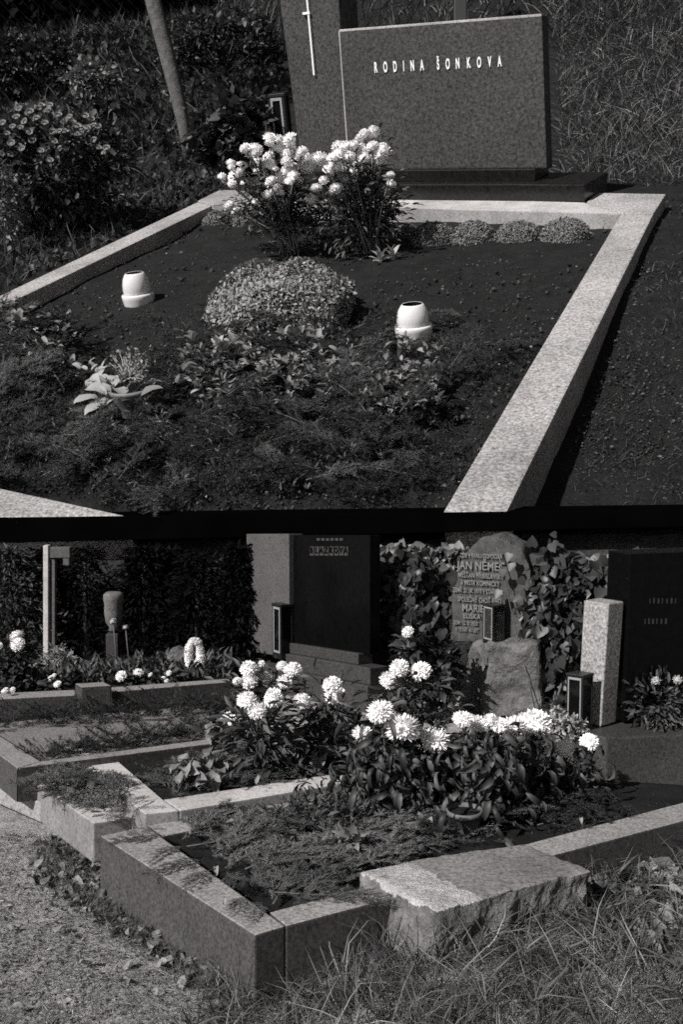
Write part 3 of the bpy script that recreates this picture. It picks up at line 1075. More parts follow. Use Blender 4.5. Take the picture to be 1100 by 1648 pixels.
def mum(label, base, heads, up, leaf_n, leaf_s, leaf_mat, meshes, group, r_stem=0.005, tilt=0.45, lo=0.15, name='chrysanthemum_plant',
        tv=LEAF_V, tf=LEAF_F, bare=0.0, spread=0.6, cat='chrysanthemum', flat=0.85, mass=None, stem_mat='stem', dz=0.15):
    t = thing(name, label, cat, base, group)
    P, D, S = [], [], []
    n_st = len(heads)
    for hp_, r in heads:
        b = base + Vector((random.gauss(0, 1), random.gauss(0, 1), 0)) * r_stem * 4
        mid = b.lerp(hp_, 0.5) + up * (hp_ - b).length * 0.10 + (b - hp_) * 0.0
        mid = mid.lerp(b + up * (hp_ - b).dot(up) * 0.5, 0.4)
        pts = []
        for i in range(6):
            q = i / 5
            pts.append(b * (1 - q) ** 2 + mid * 2 * q * (1 - q) + (hp_ - up * r * 0.3) * q ** 2)
        tube('stem', pts, [r_stem * (1.2 - 0.6 * i / 5) for i in range(6)], M[stem_mat], t, 5)
        for _ in range(max(1, leaf_n // n_st)):
            q = random.uniform(lo, 0.9)
            c = b * (1 - q) ** 2 + mid * 2 * q * (1 - q) + hp_ * q ** 2
            d = Vector((random.gauss(0, 1), random.gauss(0, 1), random.gauss(dz, 0.5)))
            c = c + d * leaf_s * spread * random.random() * (1.15 - 0.6 * q)
            if any((c - h_).length < r_ * 1.25 for h_, r_ in heads):
                continue
            P.append(c); D.append(d); S.append(leaf_s * random.uniform(0.6, 1.25))
        head_at(t, meshes, hp_, r, tilt, flat=flat)
    if mass:
        mc, ax, mn = mass
        mp, mq, mcl = clumpy(mc, ax, mn, 34, 0.15, 0.4)
        for v_, q_ in zip(mp, mq):
            if not any((Vector(v_) - h_).length < r_ * 1.3 for h_, r_ in heads):
                P.append(Vector(v_)); D.append(Vector(q_) + Vector(rng.normal(size=3) * .5)); S.append(leaf_s * random.uniform(.6, 1.25))
    P, D, S = A(P), A(D), A(S)
    R = frames(D, np.tile(A(up), (len(P), 1)) + rng.normal(size=(len(P), 3)) * 0.6)
    kind(np_obj('foliage', scatter(tv, tf, P, R, S), leaf_mat, t), 'stuff')
    return t

def ray_at(px, py, p, jitter=0.0):
    d = (p - CAM).dot(FWD)
    return at(px, py, d + random.uniform(-jitter, jitter))

# ------------------------------------------------------------------ upper chrysanthemum bush (two plants)
hz = """338,138,50 335,165,40 390,150,50 443,145,55 385,190,40 210,190,42 262,190,55 240,220,45 275,210,45 135,268,40 137,292,32 180,272,25 88,340,38 147,333,45 180,318,40 140,380,42 205,372,32 273,258,42 330,238,50 335,275,50 268,312,32 368,298,26 432,190,55 430,222,50 425,260,45 505,210,45 490,240,50 530,250,60 600,250,80 535,295,65 465,290,40 430,310,60 405,345,55 345,365,50 440,360,38 460,335,45 495,360,38 380,402,42 400,422,30 322,435,40 352,415,22 128,493,45 160,516,36 555,463,50 580,400,45 620,360,50 685,405,55 712,440,30 650,300,60 690,290,50 725,290,45 665,240,50 705,220,60 690,180,50 730,185,55 770,178,50 757,238,55 820,200,55 800,268,48 830,240,55 870,240,45 875,182,50 925,215,65 930,190,40 880,108,50 830,115,50 812,140,45 800,330,50 768,307,28 918,265,38 967,330,38 970,378,38 262,470,28"""
hz = [tuple(float(v) for v in q.split(',')) for q in hz.split()]
bl_, br_ = soil_u(470, 412), soil_u(596, 410)
hl, hr = [], []
for x, y, d in hz:
    px, py = 330 + x / 3.235, 180 + y / 3.235
    b = bl_ if x < 570 else br_
    p = ray_at(px, py, b - FWD * 0.7, 0.3)
    (hl if x < 570 else hr).append((p, d / 3.235 / 2 * scale_at(p) * 1.62))
UPM = (Z * 0.6 + NU * 0.4).normalized()
mum('tall bush of small white chrysanthemums on the upper grave, below the lantern', bl_, hl, UPM, 1300, 0.12, M['leaf_mid'], HEAD_SMALL, 'upper chrysanthemum bushes', 0.014, spread=2.4, lo=0.35, mass=(ray_at(450, 325, bl_), [RIGHT * .8, FWD * .4, Z * .36], 900), tv=SLIM_V, stem_mat='stem_pale')
mum('tall bush of small white chrysanthemums on the upper grave, before the wide slab', br_, hr, UPM, 1700, 0.12, M['leaf_mid'], HEAD_SMALL, 'upper chrysanthemum bushes', 0.014, spread=3.0, lo=0.2, mass=(ray_at(568, 345, br_), [RIGHT * .62, FWD * .4, Z * .5], 1700), tv=SLIM_V, stem_mat='stem_pale')

# ------------------------------------------------------------------ cushions and the pale mound
def dome_points(n, seed=0):
    k = np.arange(n) + 0.5
    zc = 1 - k / n
    an = k * 2.39996
    return np.stack([np.sqrt(1 - zc ** 2) * np.cos(an), np.sqrt(1 - zc ** 2) * np.sin(an), zc], axis=1)

def cushion(name, label, base, ex, ey, up, h, n, ls, mat, cat, group=None, lump=0.0, per=5):
    t = thing(name, label, cat, base, group)
    d = dome_points(n)
    d = d + rng.normal(size=d.shape) * 0.015
    w = 1 + lump * np.array([noise.noise(Vector(v) * 2.2 + base) for v in d])
    P0_ = (d[:, :1] * A(ex)[None] + d[:, 1:2] * A(ey)[None] + d[:, 2:3] * A(up * h)[None]) * w[:, None] + A(base)[None]
    nrm = d[:, :1] * A(ex.normalized())[None] + d[:, 1:2] * A(ey.normalized())[None] + d[:, 2:3] * A(up)[None]
    P, D = np.repeat(P0_, per, axis=0), np.repeat(nrm, per, axis=0)
    D = D * 0.55 + rnd_dirs(len(D))
    S = ls * (0.6 + 0.8 * rng.random(len(P)))
    R = frames(D, np.repeat(nrm, per, axis=0) + rng.normal(size=D.shape) * 0.2)
    kind(np_obj('rosettes', scatter(LEAF_V, LEAF_F, P, R, S), mat, t), 'stuff')
    # dark body under the rosettes
    V = (d[:, :1] * A(ex)[None] + d[:, 1:2] * A(ey)[None] + d[:, 2:3] * A(up * h)[None]) * 0.80 * w[:, None] + A(base)[None]
    bm_ = bmesh.new()
    vv = [bm_.verts.new(p) for p in V[::2]]
    bmesh.ops.convex_hull(bm_, input=bm_.verts)
    from_bm('core', bm_, M['leaf_mid'], t, smooth=True)
    return t
for k, (x, y, w, hgt, lab) in enumerate([(698, 402, 36, 44, 'first from the chrysanthemums'), (762, 400, 38, 44, 'second from the chrysanthemums'), (834, 398, 39, 42, 'third from the chrysanthemums'), (911, 397, 41, 46, 'nearest the right-hand kerb')]):
    b = onU(x, y - 8, SOIL)
    s = scale_at(b)
    h = up_to(b, NU, y - hgt) * 0.92
    cushion('cushion_plant', 'round grey cushion plant before the back kerb, ' + lab, b, WU * s * w, AU * s * w * 0.95, NU, h, 1300, 0.032, M['cushion'], 'cushion plant', 'cushion plants before the back kerb', 0.06, 4)
for x, y, w, lab in [(352, 362, 24, 'grey cushion plant against the left corner of the upper back kerb'), (398, 362, 22, 'small grey cushion plant half hidden under the white chrysanthemum bush'), (655, 384, 18, 'narrow grey cushion plant between the chrysanthemums and the cushion row')]:
    b = onU(x, y, SOIL)
    s = scale_at(b)
    cushion('cushion_plant', lab, b, WU * s * w, AU * s * w * 1.2, NU, s * 20, 700, 0.036, M['cushion'], 'cushion plant', 'cushion plants before the back kerb', 0.1, 4)
b = onU(452, 515, SOIL)
s = scale_at(b)
cushion('flower_mound', 'large pale mound of low sedum in the middle of the upper grave', b, WU * s * 130, AU * s * 104, (NU * .8 + Z * .2).normalized(), up_to(b, NU, 428) * 0.98, 4200, 0.05, M['sedum'], 'sedum mound', None, 0.26, 5)

# small pale plant at the foot of the bush
def rosette(label, p, up, n, ls, mesh, name='leafy_plant', group=None, cat='plant', tilt=0.55, scale_x=1.0):
    t = thing(name, label, cat, p, group)
    for k in range(n):
        an = k * 2.4 + random.uniform(-.3, .3)
        q = (k + 0.5) / n
        e1 = up.cross(RIGHT).normalized(); e2 = up.cross(e1).normalized()
        d = (e1 * math.cos(an) + e2 * math.sin(an)) * (0.25 + tilt * 1.6 * q) + up * (1.1 - 0.8 * q)
        l = ls * random.uniform(0.75, 1.2)
        place(mesh, 'leaf', p + up * ls * (0.45 * (1 - q)) + d.normalized() * ls * 0.1, frame1(d, up + Vector((random.gauss(0, .2), random.gauss(0, .2), 0))), (l * scale_x, l, l), t)
    return t
for x, y, lab in [(612, 428, 'left'), (632, 424, 'right')]:
    p = soil_u(x, y)
    rosette('little pale-leaved plant under the chrysanthemum bush, %s one of the pair' % lab, p, UPM, 12, scale_at(p) * 22, LEAFP, group='pale plants under the bush', scale_x=0.7)
p = soil_u(470, 412)
rosette('low tuft of pale shoots at the foot of the left chrysanthemum bush', p, UPM, 12, scale_at(p) * 20, LEAFM, scale_x=0.6)

# ------------------------------------------------------------------ leafy plants in the front of the upper grave
spots = [(330, 600), (352, 622), (372, 598), (398, 640), (418, 606), (446, 646), (470, 610), (492, 600), (512, 626), (530, 650), (338, 650), (470, 672), (420, 670),
         (560, 620), (585, 640), (612, 612), (640, 600), (668, 662), (682, 676), (642, 690), (600, 676), (560, 670), (700, 640), (630, 650),
         (52, 556), (92, 560), (70, 590), (30, 660), (250, 690), (360, 700)]
random.seed(13)
spots += sample_poly(26, [(300, 585), (540, 580), (540, 665), (430, 690), (300, 650)]) + sample_poly(14, [(550, 600), (710, 595), (710, 690), (560, 690)]) + sample_poly(8, [(20, 540), (120, 540), (110, 600), (20, 600)])
for k, (x, y) in enumerate(spots):
    p = soil_u(x + random.uniform(-6, 6), y + random.uniform(-6, 6)) + NU * random.uniform(0.1, 0.25)
    s = scale_at(p)
    big = random.uniform(13, 24)
    zone = 'left of the clay bowl' if x < 140 else 'between the clay bowl and the pale mound' if x < 400 else 'in front of the pale mound' if x < 550 else 'below the right votive lamp'
    rosette('broad-leaved bedding plant among fir sprigs ' + zone, p, (UPM + Vector((random.gauss(0, .25), random.gauss(0, .25), 0))).normalized(),
            random.randint(7, 12), s * big, random.choice([LEAFM, LEAFM, LEAFM, LEAFD, LEAFD, LEAFP]), 'bedding_plant', 'bedding plants of the upper grave', scale_x=random.choice([0.8, 1.1, 1.4]))

# ------------------------------------------------------------------ potted plant with large leaves
pb_ = soil_u(222, 664) + NU * 0.08
s = scale_at(pb_)
pot = thing('potted_plant', 'wide clay bowl with large fleshy leaves, sunk in the front of the upper grave', 'potted plant', pb_)
upp = (NU * .9 + Z * .1).normalized()
bowl = lathe('bowl', [(s * 28, -s * 14), (s * 38, s * 22), (s * 41, s * 27), (s * 41, s * 32), (s * 37, s * 32), (s * 35, s * 24), (s * 30, s * 10)], pb_, upp, M['clay_pale'], pot, 28)
lathe('bowl_soil', [(s * 34, s * 16), (0.001, s * 16)], pb_, upp, M['soil'], bowl, 28)
FLESH = leaf_mesh('fleshy_leaf_blade', FAT_V, FAT_F, M['leaf_pale'])
random.seed(5)
for (x, y, an, l, me) in [(160, 640, 215, 44, FLESH), (166, 622, 170, 46, FLESH), (182, 616, 120, 40, FLESH), (184, 640, 260, 44, FLESH), (205, 622, 60, 34, LEAFM), (222, 620, 25, 44, LEAFM), (172, 650, 235, 40, FLESH), (226, 634, 10, 44, LEAFM), (192, 612, 95, 34, FLESH), (206, 640, -60, 34, LEAFD), (176, 630, 185, 48, FLESH), (196, 630, 140, 40, FLESH), (168, 634, 150, 34, LEAFP), (214, 610, 40, 36, LEAFM)]:
    a_ = math.radians(an)
    d = WU * math.cos(a_) + AU * math.sin(a_) * 1.2 + NU * random.uniform(0.4, 0.9)
    place(me, 'leaf', onU(x, y + 6, SOIL + s * 48), frame1(d, NU + WU * random.gauss(0, .4)), s * l, pot)
for k in range(22):                              # loose pale sprig at the left
    q = random.random()
    p = onU(172 - 36 * q + random.gauss(0, 5), 612 - 26 * q + random.gauss(0, 6), SOIL + s * 55)
    d = WU * random.gauss(-.5, .6) + AU * random.gauss(.5, .6) + NU * 0.5
    place(LEAFP, 'leaf', p, frame1(d, NU + WU * random.gauss(0, .5)), s * random.uniform(13, 22), pot)
# branching flower truss above the bowl
tr0 = onU(206, 612, SOIL + s * 50)
tops = []
for k in range(34):
    x, y = random.uniform(178, 245), random.uniform(545, 592)
    x = 208 + (x - 208) * (1.15 - abs(y - 560) / 60)
    tops.append(onU(x, y + 20, SOIL + s * 75))
trs = [tube_np([tr0, tr0.lerp(q, .5) + NU * s * 4, q], [s * 1.6, s * 1.1, s * .7], 4) for q in tops]
kind(np_obj('truss', join_np(trs), M['stem_pale'], pot), 'stuff')
P = np.repeat(A(tops), 9, axis=0) + rng.normal(size=(34 * 9, 3)) * s * 4
kind(np_obj('florets', scatter(LEAF_V, LEAF_F, P, frames(rnd_dirs(len(P)) + A(NU)[None] * .5, rnd_dirs(len(P))), s * 6 * (0.6 + rng.random(len(P)))), M['leaf_light'], pot), 'stuff')

# ------------------------------------------------------------------ fir branches
def fir_template(name, seed, mats, n_side=11, wide=0.36):
    r = random.Random(seed)
    stems, P, D, S = [], [], [], []
    cv, ct = r.uniform(-0.3, 0.3), r.uniform(-.12, .12)
    def pt(q): return Vector((cv * q * q + ct * math.sin(q * 5), q, 0.07 * math.sin(q * 3)))
    main = [pt(i / 6) for i in range(7)]
    stems.append(tube_np(main, [0.011 * (1 - .7 * i / 6) for i in range(7)], 4))
    axes = [(main, 60)]
    for k in range(n_side):
        for sg in (-1, 1):
            q = 0.1 + 0.85 * (k + r.uniform(-.5, .5)) / n_side
            if r.random() < 0.12:
                continue
            b = pt(q)
            ln = wide * (1.05 - q * 0.8) * r.uniform(0.55, 1.15)
            an = math.radians(r.uniform(28, 62)) * sg
            d = Vector((math.sin(an), math.cos(an), r.uniform(-.15, .3)))
            tw = [b, b + d * ln * .5 + Vector((r.gauss(0, .01), 0, .012)), b + d * ln + Vector((r.gauss(0, .02), ln * .12, -.02))]
            stems.append(tube_np(tw, [0.005, 0.004, 0.002], 3))
            axes.append((tw, max(12, int(ln * 130))))
            if ln > 0.16:
                for sg2 in (-1, 1):
                    b2 = tw[1]
                    an2 = an + math.radians(r.uniform(25, 50)) * sg2
                    d2 = Vector((math.sin(an2), math.cos(an2), r.uniform(-.1, .2)))
                    l2 = ln * r.uniform(.3, .5)
                    axes.append(([b2, b2 + d2 * l2], max(8, int(l2 * 120))))
    for line, n in axes:
        tot = len(line) - 1
        for i in range(n):
            q = (i + r.random()) / n * tot
            k = min(int(q), tot - 1)
            p = line[k].lerp(line[k + 1], q - k)
            t = (line[k + 1] - line[k]).normalized()
            side = t.cross(Vector((0, 0, 1))).normalized()
            for _ in range(3):
                a = r.uniform(-.5, math.pi + .5)
                d = t * r.uniform(.6, 1.2) + side * math.cos(a) + Vector((0, 0, math.sin(a) * .8))
                P.append(p); D.append(d); S.append(r.uniform(0.035, 0.065))
    P, D, S = A(P), A(D), A(S)
    nd = scatter([(-0.055, 0, 0), (0.055, 0, 0), (0, 1, 0)], NEEDLE_F, P, frames(D, rnd_dirs(len(P))), S)
    st = join_np(stems)
    sm = np_mesh(name + '_stem', *st, M['stem'])
    return sm, [np_mesh(name + '_needles', *nd, m) for m in mats]
FIR = [fir_template('fir', k, [M['fir'], M['fir_light'], M['fir_dark']]) for k in range(4)]

def fir_branch(label, group, p, d, up, l, tone, w=1.0, flat=1.0):
    t = thing('fir_branch', label, 'fir branch', p, group)
    st, nd = FIR[random.randrange(4)]
    R = frame1(d, up)
    for nm, me in (('stem', st), ('needles', nd[tone])):
        o = place(me, nm, p, R, (l * w, l, l * flat), t)
        if nm == 'needles':
            o['kind'] = 'stuff'
    return t

def clear(x, y):
    """True where branches leave the lamps, the bowl and the leafy plants open"""
    for cx, cy, rx, ry in ((190, 520, 120, 62), (667, 565, 85, 66), (205, 640, 95, 78), (430, 625, 110, 42), (640, 650, 70, 42)):
        if ((x - cx) / rx) ** 2 + ((y - cy) / ry) ** 2 < 1:
            return False
    return True

def fir_field(label, group, pts, on, up, ex, ey, lpx, tone, ang=None, h=(0.0, 0.03), lift=0.15, w=1.0, flat=1.0):
    for x, y in pts:
        p = on(x, y) + up * random.uniform(*h)
        a_ = random.uniform(0, 6.28) if ang is None else math.radians(random.gauss(*ang))
        d = ex * math.cos(a_) + ey * math.sin(a_) + up * random.uniform(-0.02, lift)
        fir_branch(label if isinstance(label, str) else label(x, y), group, p, d, up + Vector((random.gauss(0, .15), random.gauss(0, .15), 0)), scale_at(p) * random.uniform(*lpx), tone if not isinstance(tone, tuple) else random.choice(tone), w, flat)

def sprig_mass(name, label, pts, on, up, ex, ey, lpx, mat, lift=0.4, per=150):
    """a tangle of short fir tips nobody could count"""
    P, D, S = [], [], []
    for x, y in pts:
        p = on(x, y)
        a_ = random.uniform(0, 6.28)
        t = (ex * math.cos(a_) + ey * math.sin(a_) + up * random.uniform(-.05, lift)).normalized()
        l = scale_at(p) * random.uniform(*lpx)
        side = t.cross(up).normalized()
        for _ in range(per):
            q = random.random()
            an = random.uniform(-.4, math.pi + .4)
            d = t * random.uniform(.5, 1.1) + side * math.cos(an) + up * math.sin(an) * .8
            off = side * random.choice((-1, 0, 0, 1)) * q * (1 - q) * l * .7
            P.append(p + t * q * l + off); D.append(d); S.append(l * random.uniform(.09, .17))
    o = np_obj(name, scatter([(-0.06, 0, 0), (0.06, 0, 0), (0, 1, 0)], NEEDLE_F, A(P), frames(A(D), rnd_dirs(len(P))), A(S)), mat, None, Vector(P[0]))
    return kind(tag(o, label, 'fir sprigs'), 'stuff')

random.seed(21)
pts = [q for q in sample_poly(190, [(-40, 520), (180, 520), (330, 560), (600, 545), (740, 545), (745, 600), (660, 800), (240, 820), (-40, 770)]) if clear(*q)][:104]
fir_field(lambda x, y: 'dark fir branch laid on the upper grave ' + ('at its left edge' if x < 130 else 'around the clay bowl' if x < 290 and y < 690 else 'along its cut-off front edge' if y > 710 else 'beside the right-hand kerb' if x > 640 else 'among the bedding plants'), 'fir branches on the upper grave', pts, soil_u, NU, WU, AU, (90, 170), (0, 2, 2), h=(0.04, 0.22), lift=0.4, flat=.8)
pts = [(600, 540), (640, 560), (690, 560), (730, 585), (760, 570), (560, 540), (520, 535), (470, 545), (400, 545), (350, 535), (300, 530), (250, 525), (200, 520), (150, 500), (90, 520), (780, 560), (750, 520)]
pts = [q for q in pts if clear(*q)]
fir_field('dark fir branch laid around the mound and votive lamps', 'fir branches round the mound', pts, soil_u, NU, WU, AU, (70, 120), (2, 0, 0), h=(0.0, 0.08), lift=0.3)

# ------------------------------------------------------------------ specks of litter on the soil
def flecks(name, label, n, poly, on, up, lo, hi, mat, cat='litter', tv=LEAF_V, tf=LEAF_F):
    return grass(name, label, [on(x, y) + up * 0.01 for x, y in sample_poly(n, poly)], lo, hi, up * 0.25, mat, 1.0, tv, tf, cat)
flecks('leaf_litter', 'pale crumbs and leaf bits scattered on the dark soil of the upper grave', 420, [(200, 420), (350, 350), (640, 400), (960, 380), (760, 800), (300, 820), (0, 760), (0, 560)], soil_u, NU, 2.5, 7, M['leaf_pale'])
flecks('leaf_litter', 'dim leaf crumbs on the bare earth right of the upper kerb', 900, [(1060, 330), (1160, 330), (1160, 830), (880, 830)], lambda x, y: bank(x, y), NU, 3, 8, M['leaf_mid'])

UPF = [(-60, 510), (180, 515), (330, 560), (600, 545), (770, 545), (830, 590), (720, 815), (240, 825), (-60, 780)]
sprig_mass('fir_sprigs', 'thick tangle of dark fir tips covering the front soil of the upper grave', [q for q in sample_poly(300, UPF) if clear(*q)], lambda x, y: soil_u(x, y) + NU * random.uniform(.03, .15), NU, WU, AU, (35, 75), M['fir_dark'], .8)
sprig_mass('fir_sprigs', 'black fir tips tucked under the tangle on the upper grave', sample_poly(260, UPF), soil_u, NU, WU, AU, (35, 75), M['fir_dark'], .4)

def crumbs(name, label, pts, on, up, lo, hi, mat):
    """loose clods: squashed eight-faced lumps"""
    V = [(1, 0, 0), (0, 1, 0), (-1, 0, 0), (0, -1, 0), (0, 0, .7), (0, 0, -.7)]
    FF = [(0, 1, 4), (1, 2, 4), (2, 3, 4), (3, 0, 4), (1, 0, 5), (2, 1, 5), (3, 2, 5), (0, 3, 5)]
    P = [on(x, y) for x, y in pts]
    S = np.array([scale_at(p) * random.uniform(lo, hi) * (0.4 + random.random() ** 3) for p in P])
    o = np_obj(name, scatter(V, FF, A(P), frames(rnd_dirs(len(P)), rnd_dirs(len(P))), np.stack([S, S * .8, S * .6], axis=1)), mat, None, P[0])
    return kind(tag(o, label, 'soil'), 'stuff')
SOILP = [(20, 500), (330, 345), (640, 350), (985, 355), (720, 815), (240, 825), (-40, 770)]
crumbs('soil_crumbs', 'loose crumbs and clods of raked soil on the upper grave', sample_poly(14000, SOILP), lambda x, y: onU(x, y, SOIL + .0 + .07 * random.random()), NU, 1.5, 5.5, M['clod'])
crumbs('soil_crumbs', 'clods and pebbles on the bare strip right of the upper kerb', sample_poly(8000, [(1065, 320), (1200, 300), (1200, 830), (880, 830)]), lambda x, y: bank(x, y), NU, 1.2, 4.0, M['clod'])

# leafy ground cover between the bedding plants, too tangled to count
def cover(name, label, n, poly, h0, h1, lo, hi, mat, tv=ELL_V, tf=ELL_F, cat='ground cover'):
    P, D, S = [], [], []
    for x, y in sample_poly(n // 5, poly):
        c = soil_u(x, y) + NU * random.uniform(h0, h1)
        s = scale_at(c)
        for _ in range(5):
            d = UPM * random.uniform(.1, 1.1) + Vector((random.gauss(0, .7), random.gauss(0, .7), 0))
            P.append(c + d * s * 3); D.append(d); S.append(s * random.uniform(lo, hi))
    o = np_obj(name, scatter(tv, tf, A(P), frames(A(D), np.tile(A(UPM), (len(P), 1)) + rng.normal(size=(len(P), 3)) * .4), A(S)), mat, None, Vector(P[0]))
    return kind(tag(o, label, cat), 'stuff')
Z1 = [(290, 580), (420, 570), (545, 585), (545, 670), (430, 700), (290, 660)]
Z2 = [(545, 605), (640, 590), (715, 600), (715, 690), (620, 710), (545, 680)]
Z3 = [(10, 535), (130, 530), (120, 610), (20, 640)]
for zz, n, where in ((Z1, 420, 'before the pale mound'), (Z2, 330, 'below the right votive lamp'), (Z3, 160, 'left of the clay bowl')):
    cover('ground_cover', 'mid-grey leafy ground cover ' + where, int(n * 1.5), zz, .1, .32, 11, 21, M['leaf_light'])
    cover('ground_cover', 'dark leafy ground cover ' + where, n, zz, .02, .2, 9, 18, M['leaf_mid'])
cover('ground_cover', 'dim feathery ground cover along the cut-off front of the upper grave', 900, [(0, 650), (260, 670), (700, 700), (700, 815), (250, 825), (0, 770)], .05, .25, 8, 16, M['leaf_mid'], SLIM_V, LEAF_F)
cover('ground_cover', 'fine grey sprigs round the clay bowl', 200, [(130, 690), (270, 690), (300, 740), (180, 770), (110, 720)], .05, .2, 6, 13, M['leaf_light'], SLIM_V, LEAF_F)

# ------------------------------------------------------------------ bank behind the upper grave
random.seed(33)
def bankpts(n, poly):
    return [bank(x, y) for x, y in sample_poly(n, poly)]
RB = [(895, -40), (1220, -40), (1220, 300), (900, 300)]
grass('grass', 'tangled dry grass on the bank right of the family headstone', bankpts(6500, RB), 18, 52, Z, M['grass'], 1.1, width=1.0)
grass('dry_grass', 'pale straw stalks caught in the grass right of the family headstone', bankpts(2400, RB), 14, 42, Z * .6, M['grass_dry'], 1.3, width=1.0)
grass('grass', 'grass on the far bank above the family headstone', bankpts(1500, [(300, -60), (900, -60), (900, 60), (300, 110)]), 20, 50, Z, M['grass'], 0.8, width=1.5)
LB = [(-80, 60), (440, 20), (470, 240), (335, 318), (-80, 512)]
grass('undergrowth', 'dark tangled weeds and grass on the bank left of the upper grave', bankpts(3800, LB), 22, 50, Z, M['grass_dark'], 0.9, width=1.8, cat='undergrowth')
grass('weeds', 'leafy dark weeds left of the upper grave', bankpts(2800, LB), 8, 20, Z * .6, M['leaf_dark'], 0.9, LEAF_V, LEAF_F, 'weeds', tuft=2)
grass('dry_grass', 'dry bent stalks along the outside of the left upper kerb', bankpts(620, [(0, 474), (330, 318), (250, 270), (0, 410)]), 18, 42, Z * .7, M['grass'], 1.0, width=1.0)
grass('grass', 'lit grass slope at the top left behind the leaning tree', bankpts(2500, [(-60, 60), (450, -10), (450, 60), (-60, 130)]), 10, 24, Z, M['grass'], 0.6, width=1.6)

RST = [(1075, 320), (1240, 290), (1240, 830), (885, 830)]
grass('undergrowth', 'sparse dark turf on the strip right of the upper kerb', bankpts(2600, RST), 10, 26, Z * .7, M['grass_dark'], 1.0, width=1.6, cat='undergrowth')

def bush(name, label, cat, base, center, axes, n, ls, mat, clumps=26, spread=0.16, tv=LEAF_V, tf=LEAF_F, group=None, stems=6, shell=0.5, up=Z, r_stem=0.01, part='crown'):
    t = thing(name, label, cat, base, group)
    P, q, c = clumpy(center, axes, n, clumps, spread, shell)
    D = (q - c * 0.6) + rng.normal(size=q.shape) * 0.35
    R = frames(D, rng.normal(size=q.shape) * 0.5 + A(up)[None])
    kind(np_obj(part, scatter(tv, tf, P, R, ls * (0.55 + 0.9 * rng.random(n))), mat, t), 'stuff')
    for k in range(stems):
        tip = Vector(center) + sum((Vector(a) * random.uniform(-.6, .6) for a in axes), Vector((0, 0, 0)))
        mid = base.lerp(tip, 0.5) + Vector((random.gauss(0, .02), 0, 0))
        tube('stem', [base, mid, tip], [r_stem, r_stem * .7, r_stem * .3], M['stem'], t, 5)
    return t

# flowering shrub at the left, with ringed heads
b = bank(95, 385)
s = scale_at(b)
c = at(80, 270, (b - CAM).dot(FWD))
sh = bush('flowering_shrub', 'large dark shrub covered in faded ring-shaped flower heads, left of the leaning tree', 'shrub', b, c, [RIGHT * s * 118, FWD * s * 80, Z * s * 92], 7000, s * 12, M['leaf_mid'], 60, 0.13)
RING = []
k_ = np.arange(26)
an = k_ * 2 * math.pi / 26
d = np.stack([np.cos(an), np.sin(an), 0.45 + 0 * an], axis=1)
ringdata = scatter(PET_V, PET_F, d * 0.45, frames(d, np.tile([0, 0, 1.0], (26, 1))), np.tile([0.22, 0.55, 0.55], (26, 1)))
corem = tube_np([(0, 0, -.1), (0, 0, .05), (0, 0, .12)], [.45, .45, .3], 10)
ringm = np_mesh('ring_flower_head', *join_np([ringdata, corem]), M['petal_shade'])
for x, y in [(42, 196), (33, 207), (60, 193), (77, 181), (95, 188), (103, 198), (110, 193), (117, 199), (112, 190), (125, 203), (133, 209), (140, 206), (152, 203), (160, 204), (86, 213), (96, 213), (105, 212), (121, 218), (130, 216), (53, 227), (35, 240), (66, 243), (65, 170), (58, 175), (80, 172), (48, 180), (28, 190), (97, 239), (104, 241), (110, 231), (158, 238), (172, 239), (168, 245), (20, 205), (12, 215), (30, 175), (20, 232), (5, 200), (147, 192), (136, 188), (74, 200), (88, 228), (150, 226), (45, 212), (15, 250), (78, 258)]:
    p = ray_at(x + random.uniform(-2, 2), y + random.uniform(-2, 2), b - FWD * s * random.uniform(70, 100))
    dd = (-FWD * .9 + Z * .6 + Vector((random.gauss(0, .3), 0, random.gauss(0, .2)))).normalized()
    yy = dd.orthogonal().normalized(); xx = yy.cross(dd)
    place(ringm, 'flower_head', p, Matrix((xx, yy, dd)).transposed(), s * random.uniform(6, 8), sh)
b = bank(150, 205)
s = scale_at(b)
bush('pale_shrub', 'low pale-leaved shrub on the bank between the fence and the ring-flowered shrub', 'shrub', b, at(148, 132, (b - CAM).dot(FWD)), [RIGHT * s * 46, FWD * s * 30, Z * s * 28], 1000, s * 9, M['leaf_light'], 34, 0.13)
b = bank(8, 420)
s = scale_at(b)
bush('pale_shrub', 'pale-leaved shrub cut by the left picture edge above the long kerb', 'shrub', b, at(2, 320, (b - CAM).dot(FWD)), [RIGHT * s * 30, FWD * s * 30, Z * s * 70], 900, s * 9, M['leaf_light'], 30, 0.13)
b = bank(370, 285)
s = scale_at(b)
bush('leafy_bush', 'dark round-leaved bush between the leaning tree and the lantern', 'bush', b, at(375, 215, (b - CAM).dot(FWD)), [RIGHT * s * 58, FWD * s * 40, Z * s * 60], 2200, s * 13, M['leaf_mid'], 30, 0.16, HEART_V, HEART_F)
b = bank(360, 120)
s = scale_at(b)
bush('scrub', 'mottled scrub below the fence behind the leaning tree', 'scrub', b, at(365, 70, (b - CAM).dot(FWD)), [RIGHT * s * 90, FWD * s * 50, Z * s * 45], 2000, s * 10, M['leaf_mid'], 44, 0.12)
b = bank(70, 150)
s = scale_at(b)
bush('scrub', 'dark scrub at the left edge under the far wood', 'scrub', b, at(40, 110, (b - CAM).dot(FWD)), [RIGHT * s * 95, FWD * s * 50, Z * s * 55], 2200, s * 11, M['leaf_dark'], 40, 0.13)

